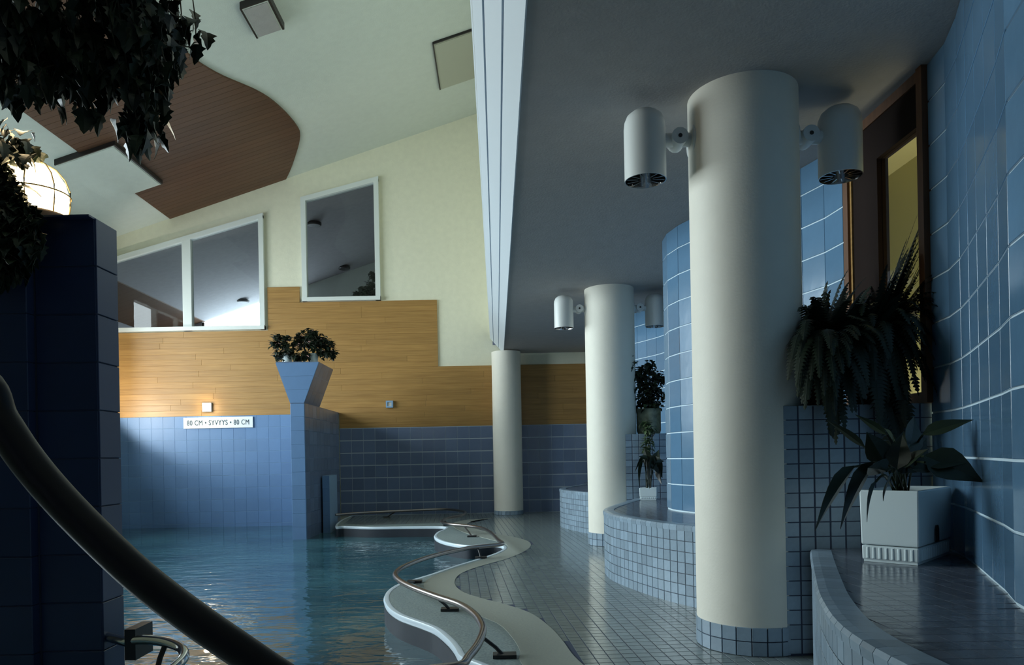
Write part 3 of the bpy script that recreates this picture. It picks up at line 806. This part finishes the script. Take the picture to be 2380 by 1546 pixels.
point('wall_lamp_light', (p.x, YB-0.22, p.z), 6, (1, 0.85, 0.6))

sd_ = bpy.data.lights.new('corner_lamp_light', 'SPOT'); sd_.energy = 150; sd_.color = (1, 0.93, 0.8); sd_.spot_size = math.radians(118); sd_.spot_blend = 0.35; sd_.shadow_soft_size = 0.1
so = bpy.data.objects.new('corner_lamp_light', sd_); COL.objects.link(so); so.location = (-8.60, 15.0, 2.45)
so.rotation_euler = Vector((0.62, 0.66, 0.42)).to_track_quat('-Z', 'Y').to_euler()
t = thing('corner_lamp', 'wall lamp in the corner hidden behind the dark pillar', 'lamp', (-9.0, 15.45, 2.45))
MB().box(0, 0.3, -0.12, 0.0, -0.12, 0.0).build('housing', M['black'], t)
# ------------------------------------------------------------------ rails
rp = [(780,1197),(850,1192),(950,1187),(1030,1184),(1068,1187),(1082,1192),(1070,1199),(1040,1205),(1026,1212),(1040,1218),(1080,1222),(1120,1228),(1143,1240),(1158,1255),(1168,1264),(1145,1268),(1090,1274),(1005,1293),(944,1315),(920,1332),(925,1347),(957,1365),(1012,1386),(1068,1405),(1103,1428),(1120,1452),(1122,1470),(1110,1499),(1088,1528),(1068,1548)]
RZH = 0.14
R3 = [onz(u, v, RZH) for u, v in rp]
R3 = R3+[Vector((-0.42, 3.85, RZH)), Vector((-0.5, 3.4, RZH)), Vector((-0.45, 3.0, RZH))]
rl = thing('pool_grab_rail', 'low winding steel grab rail along the pool edge', 'rail', (0, 0, 0))
Rc = crom(R3, 6)
MB().tube(Rc, 0.026, 12).build('tube', M['rail_dark'], rl, smooth=True)
for (f, u2, v2) in (((1173,1527), 1130, 1480), ((1046,1419), 1032, 1394), ((964,1354), 945, 1358), ((1118,1298), 1098, 1272), ((1097,1248), 1092, 1223), ((1040,1222), 1030, 1210), ((900,1203), 900, 1189)):
    a = onz(f[0], f[1], 0.0); c = onz(u2, v2, RZH-0.02)
    c = min(Rc, key=lambda q: (q-c).length)-Vector((0, 0, 0.02))
    br = MB().tube([a+Vector((0, 0, 0.0)), a.lerp(c, 0.4)+Vector((0, 0, 0.01)), c], 0.013, 8).build('bracket', M['black'], rl, smooth=True)
    MB().box(a.x-0.075, a.x+0.075, a.y-0.045, a.y+0.045, 0.0, 0.022).build('foot_plate', M['black'], br)
e3 = R3[-1]
br = MB().tube([Vector((0.0, 3.0, 0)), e3], 0.013, 8).build('bracket', M['black'], rl, smooth=True)

hp = [(-60,880),(0,975),(60,1065),(130,1150),(220,1243),(330,1345),(450,1437),(560,1513),(660,1580),(800,1660)]
H3 = [at(u, v, 1.12) for u, v in hp]
H3 = [Vector((-1.35, 1.2, 0.0)), Vector((-1.32, 1.18, 0.7)), Vector((-1.22, 1.15, 1.25)), Vector((-0.98, 1.13, 1.44))]+H3+[Vector((-0.02, 1.14, 0.84)), Vector((0.06, 1.16, 0.7)), Vector((0.08, 1.18, 0.4)), Vector((0.08, 1.18, 0.0))]
hr = thing('entry_handrail', 'large dark handrail sweeping across the lower left foreground', 'handrail', (0, 0, 0))
MB().tube(crom(H3, 8), 0.0265, 20).build('tube', M['rail_near'], hr, smooth=True)
for x, y in ((-1.35, 1.2), (0.08, 1.18)):
    MB().lathe([(0, 0), (0.06, 0), (0.06, 0.012), (0.03, 0.02), (0, 0.02)], 20, (x, y, 0)).build('flange', M['chrome'], hr, smooth=True)

sr = thing('step_rail', 'short chrome rail loop beside the dark pillar at the bottom', 'rail', (0, 0, 0))
sp_ = [at(292, 1492, 4.02), at(325, 1487, 3.98), at(365, 1489, 3.93), at(400, 1497, 3.88), at(424, 1511, 3.82), at(426, 1530, 3.75), at(405, 1552, 3.68), at(370, 1578, 3.62), at(330, 1600, 3.6)]
sp_ += [Vector((-1.9, 3.6, -0.1)), Vector((-1.9, 3.6, -0.6))]
MB().tube([Vector((-2.27, 4.16, sp_[0].z))]+crom(sp_, 6), 0.027, 14).build('tube', M['chrome'], sr, smooth=True)
c = at(384, 1515, 3.86)
MB().tube([at(384, 1500, 3.90), at(372, 1530, 3.86), at(360, 1580, 3.84), Vector((-1.95, 3.84, -0.5))], 0.014, 8).build('strut', M['black'], sr, smooth=True)
q0 = at(304, 1475, 3.98); MB().box(q0.x-0.03, q0.x+0.03, q0.y-0.01, q0.y+0.19, q0.z-0.14, q0.z+0.03).build('bracket', M['black'], sr)

# ------------------------------------------------------------------ plants
def leaf_mesh(name, L_, W_, m, pts=None, droop=0.25, n=6):
    """pointed leaf lying along +x, folded along its midrib, drooping to the tip; small thickness"""
    vs = []; fs = []
    for i in range(n+1):
        t = i/n
        wv = W_/2*(pts[i] if pts else math.sin(PI*min(1, t*0.96+0.04))**0.8)
        x = L_*t; zc = -droop*L_*t*t
        vs += [(x, -wv, zc+wv*0.25), (x, 0, zc), (x, wv, zc+wv*0.25)]
    k = len(vs)
    vs += [(a, b, c-0.0015) for a, b, c in vs]
    for i in range(n):
        for j in (0, 1):
            q = (i*3+j, i*3+3+j, i*3+4+j, i*3+1+j); fs.append(q[::-1]); fs.append(tuple(v+k for v in q))
    for i in range(n):
        for j, fl_ in ((0, 1), (2, 0)):
            q = (i*3+j, i*3+3+j, k+i*3+3+j, k+i*3+j); fs.append(q if fl_ else q[::-1])
    return MB().add(vs, fs).mesh(name, m, smooth=False)
IVY = [0.25, 1.0, 0.55, 0.78, 0.42, 0.30, 0.02]
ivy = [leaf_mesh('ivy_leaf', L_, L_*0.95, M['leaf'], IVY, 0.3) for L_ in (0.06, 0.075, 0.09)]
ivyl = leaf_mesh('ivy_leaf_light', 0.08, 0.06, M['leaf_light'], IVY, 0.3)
def put_leaf(me, parent, p, yaw, pitch, roll=0, s=1, name='leaf'):
    mtx = Matrix.Translation(p) @ Matrix.Rotation(yaw, 4, 'Z') @ Matrix.Rotation(-pitch, 4, 'Y') @ Matrix.Rotation(roll, 4, 'X') @ Matrix.Scale(s, 4)
    return link(name, me, parent, mtx)
# trailing vines hanging from a planter above the picture
pz = 3.36
bs = thing('hanging_planter', 'wooden hanging trough above the picture holding the trailing ivy', 'planter', (-1.72, 3.0, pz))
for (x0, x1, y0, y1, z0, z1) in ((-0.75, 0.75, -0.2, 0.2, 0, 0.03), (-0.75, 0.75, -0.2, -0.175, 0.03, 0.22), (-0.75, 0.75, 0.175, 0.2, 0.03, 0.22), (-0.75, -0.725, -0.175, 0.175, 0.03, 0.22), (0.725, 0.75, -0.175, 0.175, 0.03, 0.22)):
    MB().box(x0, x1, y0, y1, z0, z1).build('side_board', M['frame_brown'], bs)
for x in (-0.7, 0.7): MB().tube([(x, 0, 0.02), (x, 0, hi(-1.72+x)-pz)], 0.006, 6).build('cord', M['black'], bs)
iv = thing('trailing_ivy', 'dark trailing ivy hanging in from the top left corner', 'plant', (-1.72, 3.0, pz+0.04))
MB().box(-0.72, 0.72, -0.17, 0.17, 0, 0.15).build('soil', M['soil'], iv)
base = Vector(iv.location); nleaf = 0; EX = MB()
def extra(mb, me, p, yaw, pitch, roll=0, s_=1):
    mtx = Matrix.Translation(p) @ Matrix.Rotation(yaw, 4, 'Z') @ Matrix.Rotation(-pitch, 4, 'Y') @ Matrix.Rotation(roll, 4, 'X') @ Matrix.Scale(s_, 4)
    mb.add([mtx @ v.co for v in me.vertices], [tuple(pp.vertices) for pp in me.polygons])
strands = []
ends = [(8,200),(40,228),(75,205),(110,240),(140,215),(170,200),(205,235),(225,265),(250,225),(275,200),(300,150),(330,165),(345,270),(372,255),(365,140),(395,70),(352,325),(322,338),(25,120),(60,150),(90,90),(120,130),(160,90),(190,150),(215,95),(245,130),(285,85),(320,60),(385,40),(150,180)]
ends += [(random.uniform(-40, 400), random.uniform(60, 215)) for _ in range(34)]+[(random.uniform(300, 380), random.uniform(150, 320)) for _ in range(5)]
for k, (u, v) in enumerate(ends):
    e = at(u+random.uniform(-4, 4), v, 3.0+random.uniform(-0.16, 0.16))-base
    x0 = max(-0.7, min(0.7, e.x*0.85+random.uniform(-0.05, 0.05)))
    s = Vector((x0, random.choice((-0.16, 0.16)), 0.15))
    mid = Vector((s.x+(e.x-s.x)*0.5, (-0.23 if s.y < 0 else 0.23), 0.16))
    top = Vector((s.x, (-0.21 if s.y < 0 else 0.21), 0.2))
    path = crom([s, top, Vector((mid.x, mid.y+random.uniform(-.03, .03), min(-0.02, e.z*0.4))), Vector((e.x-0.02, e.y, e.z*0.8)), e], 8)
    MB().tube(path[::2]+[path[-1]], 0.003, 5).build('vine', M['stem'], iv)
    L_ = sum((a-b).length for a, b in zip(path[:-1], path[1:])); nl = int(L_/0.028)
    for i in range(nl):
        t = (i+0.6)/nl; p = path[min(len(path)-1, int(t*len(path)))]
        if base.z+p.z > 3.30 and random.random() < 0.75: continue
        mm = (random.choice(ivy), p+Vector((random.uniform(-.04, .04), random.uniform(-.05, .05), random.uniform(-.02, .02))), random.uniform(-PI, PI), random.uniform(-1.5, -0.6), random.uniform(-.5, .5), random.uniform(0.8, 1.25))
        if p.y < 0 and nleaf < 295 and random.random() < 0.6: put_leaf(mm[0], iv, *mm[1:]); nleaf += 1
        else: extra(EX, *mm)
if EX.v: EX.build('inner_leaves', M['leaf'], iv, fix=False)['kind'] = 'stuff'
# fuller, leafier plant on the pillar left of the lamp
iv2 = thing('pillar_ivy', 'dark bushy ivy spilling over the pillar left of the lamp', 'plant', (-3.02, 4.18, PT))
MB().lathe([(0, 0), (0.10, 0), (0.13, 0.16), (0.115, 0.16), (0.11, 0.13), (0, 0.13)], 20).build('pot', M['pot_glaze'], iv2, smooth=True)
b2 = Vector(iv2.location)
EX2 = MB()
for k, (u, v) in enumerate([(-20,330),(25,335),(50,345),(-40,360),(0,370),(-10,520),(15,600),(30,540),(55,570),(70,590),(40,610),(0,590),(18,300),(40,320),(62,330),(85,350),(5,330),(-30,300),(30,360),(70,360),(12,420),(5,480),(20,520),(35,560),(50,600),(20,620),(-10,560),(-30,500),(60,520),(80,560),(10,660),(45,650),(30,480),(-20,640)]):
    e = at(u, v, 4.0-(0.06 if v > 430 else random.uniform(-0.2, 0.1)))-b2
    s = Vector((0.03*random.uniform(-1, 1), -0.02, 0.13))
    if v > 430: path = crom([s, Vector((e.x*0.5, -0.13, 0.30)), Vector((e.x*0.9, -0.20, 0.02)), Vector((e.x, min(e.y, -0.19), e.z))], 7)
    else: path = crom([s, Vector((e.x*0.5, -0.06, e.z*0.6+0.06)), e], 8)
    MB().tube(path[::2]+[path[-1]], 0.003, 5).build('vine', M['stem'], iv2)
    nl = int(sum((a-b).length for a, b in zip(path[:-1], path[1:]))/0.06)+2
    for i in range(nl):
        p = path[min(len(path)-1, int((i+0.8)/nl*len(path)))]
        for _ in range(2): extra(EX2, random.choice(ivy), p+Vector((random.uniform(-.05, .05), random.uniform(-.03, .03), random.uniform(-.05, .05))), random.uniform(-PI, PI), random.uniform(-1.5, -0.2), 0, random.uniform(0.8, 1.3))
        put_leaf(random.choice(ivy), iv2, p, random.uniform(-PI, 0.4), random.uniform(-1.5, -0.2), random.uniform(-.5, .5), random.uniform(0.8, 1.2))

EX2.build('inner_leaves', M['leaf'], iv2, fix=False)['kind'] = 'stuff'
# fern fronds: rachis with attached pinnae, one connected mesh each
def frond(path, wmax, n, parent, mat, name='frond', hang=0.3):
    pts = resample(path, sum((a-b).length for a, b in zip(path[:-1], path[1:]))/n*0.999)
    vs = []; fs = []; m = len(pts)
    for i, p in enumerate(pts):
        t = (pts[min(i+1, m-1)]-pts[max(i-1, 0)]).normalized()
        side = t.cross(Vector((0, 0, 1)))
        if side.length < 0.2: side = Vector((0.8, -0.6, 0))
        side.normalize(); r = 0.0035*(1-0.7*i/m)
        vs += [p-side*r, p+Vector((0, 0, r)), p+side*r]
    for i in range(m-1):
        a = i*3; b = a+3
        fs += [(a, b, b+1, a+1), (a+1, b+1, b+2, a+2), (a+2, b+2, b, a)]
    for i in range(1, m-1):
        t = (pts[i+1]-pts[i-1]).normalized(); side = t.cross(Vector((0, 0, 1)))
        if side.length < 0.2: side = Vector((0.8, -0.6, 0))
        side.normalize(); f = i/m
        wv = wmax*min(1, (1.02-f)*1.6)*min(1, 0.35+f*3)*random.uniform(0.85, 1.1)
        st_ = (pts[i+1]-pts[i]).length*0.42
        for s_, c in ((-1, 0), (1, 2)):
            d = (side*s_+t*0.25).normalized()
            tip = pts[i]+d*wv+Vector((0, 0, -hang*wv)); md = pts[i]+d*wv*0.55+Vector((0, 0, -hang*0.3*wv))
            k = len(vs); vs += [md-t*st_, md+t*st_, tip]
            a, b = i*3+c, (i+1)*3+c
            fs += [(a, b, k+1, k), (k, k+1, k+2)]
    return MB().add(vs, fs).build(name, mat, parent, fix=False)
def fern(label, loc, tips, pot_r=0.13, wmax=0.095, n=26, arch=0.35, h=0.2):
    t = thing('fern', label, 'fern', loc)
    MB().lathe([(0, 0), (pot_r*0.8, 0), (pot_r, h), (pot_r*0.9, h), (pot_r*0.88, h-0.03), (0, h-0.03)], 20).build('pot', M['frame_brown'], t, smooth=True)
    MB().lathe([(0, h-0.03), (pot_r*0.85, h-0.028)], 16).build('soil', M['soil'], t)
    b = Vector(loc)
    tips = list(tips)+[(u+random.uniform(-28, 28), v+random.uniform(-45, 30), Y+random.uniform(-.05, .12), ar) for (u, v, Y, ar) in tips for _ in range(4)]
    for (u, v, Y, ar) in tips:
        e = at(min(u, 2192), v, Y)-b; a = random.uniform(0, 2*PI)
        s = Vector((0.03*math.cos(a), 0.03*math.sin(a), h-0.03))
        mid = s.lerp(e, 0.45)+Vector((0, 0, ar*arch)); 
        path = crom([s, s.lerp(mid, 0.5)+Vector((0, 0, 0.06)), mid, mid.lerp(e, 0.6)+Vector((0, 0, ar*arch*0.35)), e], 10)
        frond(path, wmax, n, t, M['leaf_fern'])
    return t
random.seed(11)
fern('tall dark fern at the right of the planter block, reaching up across the yellow pane', (2.42, 4.72, BLK),
     [(2152, 500, 4.55, 0.1), (2135, 560, 4.7, .2), (2080, 640, 4.6, .3), (2170, 650, 4.45, .3), (2180, 700, 4.42, .5), (2192, 760, 4.42, .7), (2190, 830, 4.42, .9), (2150, 880, 4.4, .9), (2110, 930, 4.38, 1.0), (2100, 1010, 4.40, 1.0), (2060, 860, 4.3, .8), (2030, 760, 4.4, .6), (2010, 820, 4.4, .7), (2090, 1090, 4.40, 1.0), (2140, 720, 4.4, .6), (2075, 720, 4.9, .4), (2050, 980, 4.35, 1.0), (2130, 800, 4.3, .7), (2100, 700, 4.3, .3), (2170, 900, 4.42, .9), (2100, 640, 4.6, .2), (2130, 660, 4.6, .2), (2150, 690, 4.6, .3), (2110, 700, 4.5, .3), (2090, 740, 4.5, .4), (2130, 760, 4.45, .5), (2160, 780, 4.45, .6), (2110, 830, 4.4, .7), (2060, 700, 4.7, .3), (2020, 720, 4.6, .4), (2145, 600, 4.55, .1)], wmax=0.10, n=34)
fern('wide dark fern on the middle of the planter block, drooping over its front', (2.16, 4.76, BLK),
     [(1880, 720, 4.5, .5), (1900, 740, 4.7, .5), (1866, 780, 4.42, .6), (1870, 850, 4.35, .8), (1880, 930, 4.3, .9), (1920, 960, 4.3, 1.0), (1950, 1010, 4.38, 1.0), (1990, 960, 4.32, .9), (1905, 880, 4.25, .8), (1960, 870, 4.2, .7), (1950, 710, 4.8, .3), (2000, 690, 4.8, .3), (2020, 900, 4.2, .8), (1930, 800, 4.2, .5), (1980, 800, 4.2, .5), (1850, 900, 4.3, .9), (1860, 820, 4.3, .7), (2040, 820, 4.2, .5), (1990, 740, 4.3, .4), (1930, 900, 4.25, .8)], wmax=0.10, n=34)
fern('smaller fern tuft at the left end of the planter block beside the column', (2.27, 5.12, BLK),
     [(1876, 735, 5.0, .5), (1910, 715, 5.0, .4), (1950, 690, 5.1, .4), (2000, 660, 5.1, .3), (2040, 670, 5.2, .3), (2080, 690, 5.1, .4), (1890, 800, 4.9, .7), (1930, 760, 4.9, .5), (2010, 760, 4.7, .5), (2060, 750, 4.8, .5), (1960, 790, 4.7, .5), (2100, 760, 4.9, .5)], n=28)

# white square planters with broad leaves
def square_pot(label, loc, rz, s, h, group=None, ly=None):
    ly = ly or s; q_ = ly/s
    t = thing('square_planter', label, 'pot', loc, None, rz)
    def frame_(z0, z1, s0, s1, th, name, mat):
        vs = []
        for (z, ss) in ((z0, s0), (z1, s1), (z1, s1-th), (z0, s0-th)):
            vs += [(-ss, -ly-ss+s, z), (ss, -ly-ss+s, z), (ss, ly+ss-s, z), (-ss, ly+ss-s, z)]
        fs = [(k*4+i, k*4+(i+1) % 4, ((k+1) % 4)*4+(i+1) % 4, ((k+1) % 4)*4+i) for k in range(4) for i in range(4)]
        o = MB().add(vs, fs).build(name, mat, t)
        md = o.modifiers.new('bevel', 'BEVEL'); md.width = 0.008; md.segments = 2
        return o
    frame_(h*0.24, h, s*0.97, s, 0.02, 'wall', M['pot_white'])
    frame_(0.012, h*0.23, s*0.95, s*0.96, 0.03, 'skirt', M['pot_white'])
    MB().box(-s*0.9, s*0.9, -ly+s*0.1, ly-s*0.1, 0, 0.02).build('base', M['pot_white'], t)
    MB().box(-s*0.92, s*0.92, -ly+s*0.08, ly-s*0.08, h*0.78, h*0.86).build('soil', M['soil'], t)
    for sd in range(4):
        rot = Matrix.Rotation(sd*PI/2, 4, 'Z')
        half, out = (s, ly) if sd % 2 == 0 else (ly, s)
        nr = int(round(8*half/s))
        for k in range(nr):
            x = (k-(nr-1)/2)*half*1.7/nr
            MB().bevbox(x-s*0.05, x+s*0.05, -out+s*0.015, -out+s*0.06, 0.018, h*0.21, 0.004, 'y', rot).build('rib', M['pot_white'], t)
    return t
LEAFP = [0.10, 0.80, 1.0, 0.88, 0.62, 0.30, 0.02]
big = [leaf_mesh('broad_leaf', L_, L_*0.42, M['leaf'], LEAFP, 0.22) for L_ in (0.30, 0.36, 0.42)]
def broad(label, loc, specs, parent_h, scale=1.0):
    t = thing('broad_leaf_plant', label, 'plant', loc)
    b = Vector(loc)
    for (u, v, Y, u2, v2, Y2, wmul) in specs:
        a0 = at(u, v, Y)-b; a1 = at(u2, v2, Y2)-b; s = Vector((random.uniform(-.03, .03), random.uniform(-.03, .03), 0))
        mid = s.lerp(a0, 0.55)+Vector((0, 0, 0.08*scale))
        stm = MB().tube(crom([s, mid, a0], 6), 0.006*scale, 6).build('stalk', M['leaf'], t)
        d = a1-a0; L_ = d.length; yaw = math.atan2(d.y, d.x); pitch = math.asin(max(-1, min(1, d.z/L_)))
        me = leaf_mesh('broad_leaf', L_, L_*0.42*wmul, M['leaf'], LEAFP, 0.12)
        put_leaf(me, t, a0, yaw, pitch, random.uniform(.8, 1.2))
    return t
pot1 = (2.298, 4.065, BT+0.001)
bp_ = square_pot('large white rectangular planter with a ribbed foot on the nearest bench', pot1, math.radians(-46), 0.147, 0.39, None, 0.30)
MB().prism([(-0.03, 0.10), (0.03, 0.10), (0.03, 0.17), (0.018, 0.19), (-0.018, 0.19), (-0.03, 0.17)], 0.146, 0.152, 'x').build('water_gauge', M['black'], bp_)
random.seed(5)
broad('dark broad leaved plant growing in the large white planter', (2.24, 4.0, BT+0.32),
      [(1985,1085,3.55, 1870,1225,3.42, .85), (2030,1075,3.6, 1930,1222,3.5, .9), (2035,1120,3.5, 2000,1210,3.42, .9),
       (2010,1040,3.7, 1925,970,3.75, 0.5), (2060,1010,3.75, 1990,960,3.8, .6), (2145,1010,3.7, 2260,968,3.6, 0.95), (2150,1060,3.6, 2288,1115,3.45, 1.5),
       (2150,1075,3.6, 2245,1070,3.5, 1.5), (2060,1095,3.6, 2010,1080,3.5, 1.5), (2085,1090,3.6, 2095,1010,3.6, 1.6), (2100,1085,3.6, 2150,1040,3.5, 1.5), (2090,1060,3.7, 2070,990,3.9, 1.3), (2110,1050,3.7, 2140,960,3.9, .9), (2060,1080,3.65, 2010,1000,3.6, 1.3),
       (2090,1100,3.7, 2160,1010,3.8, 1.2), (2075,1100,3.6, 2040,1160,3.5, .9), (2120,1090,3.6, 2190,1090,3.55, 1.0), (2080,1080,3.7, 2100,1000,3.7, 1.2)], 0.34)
pot2 = (1.99, 9.0, BT+0.001)
pp = onz(1511, 1152, BT); pot2 = (2.03, 9.72, BT+0.001)
square_pot('small bright white planter on the bench by the middle column', pot2, math.radians(-15), 0.115, 0.16)
Yp = pot2[1]
broad('dark drooping plant in the small white planter by the middle column', (pot2[0], pot2[1], BT+0.14),
      [(1495,1070,Yp-.1, 1478,1130,Yp-.2, 1.2), (1500,1060,Yp, 1470,1095,Yp-.1, 1.2), (1515,1060,Yp-.1, 1500,1135,Yp-.2, 1.2), (1520,1060,Yp, 1538,1110,Yp-.1, 1.2), (1510,1090,Yp, 1500,1040,Yp, 1.4),
       (1515,1090,Yp, 1530,1045,Yp, 1.4), (1525,1075,Yp-.1, 1545,1070,Yp-.1, 1.2), (1505,1065,Yp-.1, 1485,1060,Yp-.1, 1.3), (1530,1080,Yp, 1532,1125,Yp-.15, 1.2)], 0.1)
# olive glazed pot with a bushy plant on the second block
oy = 10.35; pc = at(1508, 1004, oy)
og = thing('glazed_pot', 'olive glazed round pot on the planter block behind the middle column', 'pot', (pc.x, oy, BLK))
MB().lathe([(0, 0), (0.155, 0), (0.17, 0.05), (0.172, 0.32), (0.18, 0.36), (0.162, 0.36), (0.155, 0.30), (0, 0.30)], 28).build('body', M['pot_glaze'], og, smooth=True)
MB().lathe([(0.0, 0.305), (0.155, 0.302)], 20).build('soil', M['soil'], og)
def bush(name, label, cat, loc, centers, n, meshes, stem_base=Vector((0, 0, 0)), flowers=0):
    t = thing(name, label, cat, loc); b = Vector(loc); EXb = MB()
    for (u, v, Y, r) in centers:
        c = at(u, v, Y)-b
        MB().tube([stem_base, stem_base.lerp(c, 0.5)+Vector((0, 0, 0.03)), c], 0.006, 5).build('stem', M['stem'], t)
        for i in range(n):
            d = Vector((random.gauss(0, 1), random.gauss(0, 1), random.gauss(0, 1))).normalized()*r*random.uniform(0.3, 1)
            put_leaf(random.choice(meshes), t, c+d, random.uniform(-PI, PI), random.uniform(-1.0, 0.8), 0, random.uniform(0.8, 1.3))
        for i in range(int(n*2.2)):
            d = Vector((random.gauss(0, 1), random.gauss(0, 1), random.gauss(0, 1))).normalized()*r*random.uniform(0.2, 1)
            extra(EXb, random.choice(meshes), c+d, random.uniform(-PI, PI), random.uniform(-1.0, 0.8), 0, random.uniform(0.8, 1.4))
    EXb.build('inner_leaves', meshes[0].materials[0], t, fix=False)['kind'] = 'stuff'
    return t
random.seed(3)
bush('leafy_plant', 'dark leafy plant in the olive pot behind the middle column', 'plant', (pc.x, oy, BLK+0.30),
     [(1465, 845, oy-.1, .08), (1480, 870, oy, .12), (1508, 855, oy, .13), (1505, 890, oy, .18), (1535, 880, oy+.1, .12), (1490, 925, oy, .16), (1528, 920, oy+.05, .18), (1512, 940, oy-.1, .15), (1500, 905, oy-.1, .18)], 22, ivy+[ivyl])
# trailing bit under the olive pot
bush('trailing_plant', 'thin greenish trailing plant hanging below the olive pot', 'plant', (pc.x+0.02, MODS[1]-0.02, BLK+0.005),
     [(1500, 985, 9.98, .06), (1510, 1000, 9.97, .08), (1506, 1025, 9.97, .08), (1503, 1045, 9.97, .05)], 9, [ivyl])

# two white pots and dark flowers on the tower
random.seed(9)
for (u, lab, cs) in ((668, 'left white pot of dark flowering plants on top of the tower', [(640,800,13.8,.11), (650,825,13.8,.12), (665,795,13.8,.14), (690,800,13.8,.16), (672,820,13.75,.12), (645,785,13.9,.09), (700,785,13.9,.14), (690,830,13.7,.08)]),
                     (728, 'right white pot of taller dark flowering plants on top of the tower', [(725,775,13.8,.12), (745,795,13.8,.15), (765,800,13.8,.12), (750,820,13.8,.14), (720,800,13.7,.15), (735,785,13.9,.15), (770,822,13.9,.10), (710,825,13.7,.08)])):
    q = at(u, 846, 13.85)
    t = thing('flower_pot', lab.split(' of ')[0]+' on top of the tower', 'pot', (q.x, 13.85, 3.156))
    MB().lathe([(0, 0), (0.085, 0), (0.105, 0.17), (0.092, 0.17), (0.088, 0.14), (0, 0.14)], 20).build('body', M['pot_white'], t, smooth=True)
    pt = bush('flowering_plant', lab.split('white pot of ')[1].replace('dark', 'dark' )+(' in the left pot' if u < 700 else ' in the right pot'), 'plant', (q.x, 13.85, 3.156+0.14), cs, 26, ivy)
    fm = leaf_mesh('petal', 0.05, 0.05, M['flower'], None, 0.1, 4)
    b = Vector(pt.location)
    for i in range(9):
        c = random.choice(cs); p = at(c[0]+random.uniform(-8, 8), c[1]+random.uniform(-8, 8), c[2]-0.14)-b
        put_leaf(fm, pt, p, random.uniform(-PI, PI), random.uniform(-.4, .8), 0, 1, 'blossom')
# plant on the sill beyond the third pane
random.seed(4)
q = at(862, 700, 17.1)
bush('sill_plant', 'dark plant silhouette behind the lower right corner of the single upper window', 'plant', (q.x, 17.1, 4.6),
     [(868, 640, 17.1, .10), (862, 665, 17.1, .16), (845, 678, 17.1, .14), (868, 685, 17.1, .16), (828, 686, 17.1, .08), (850, 690, 17.1, .15), (866, 700, 17.1, .15), (856, 676, 17.1, .14)], 24, [ivy[2]])
struct(MB().box(-5.0, -2.2, 16.95, 17.3, 4.45, 4.6).build('trim_5', M['ceil_far']))
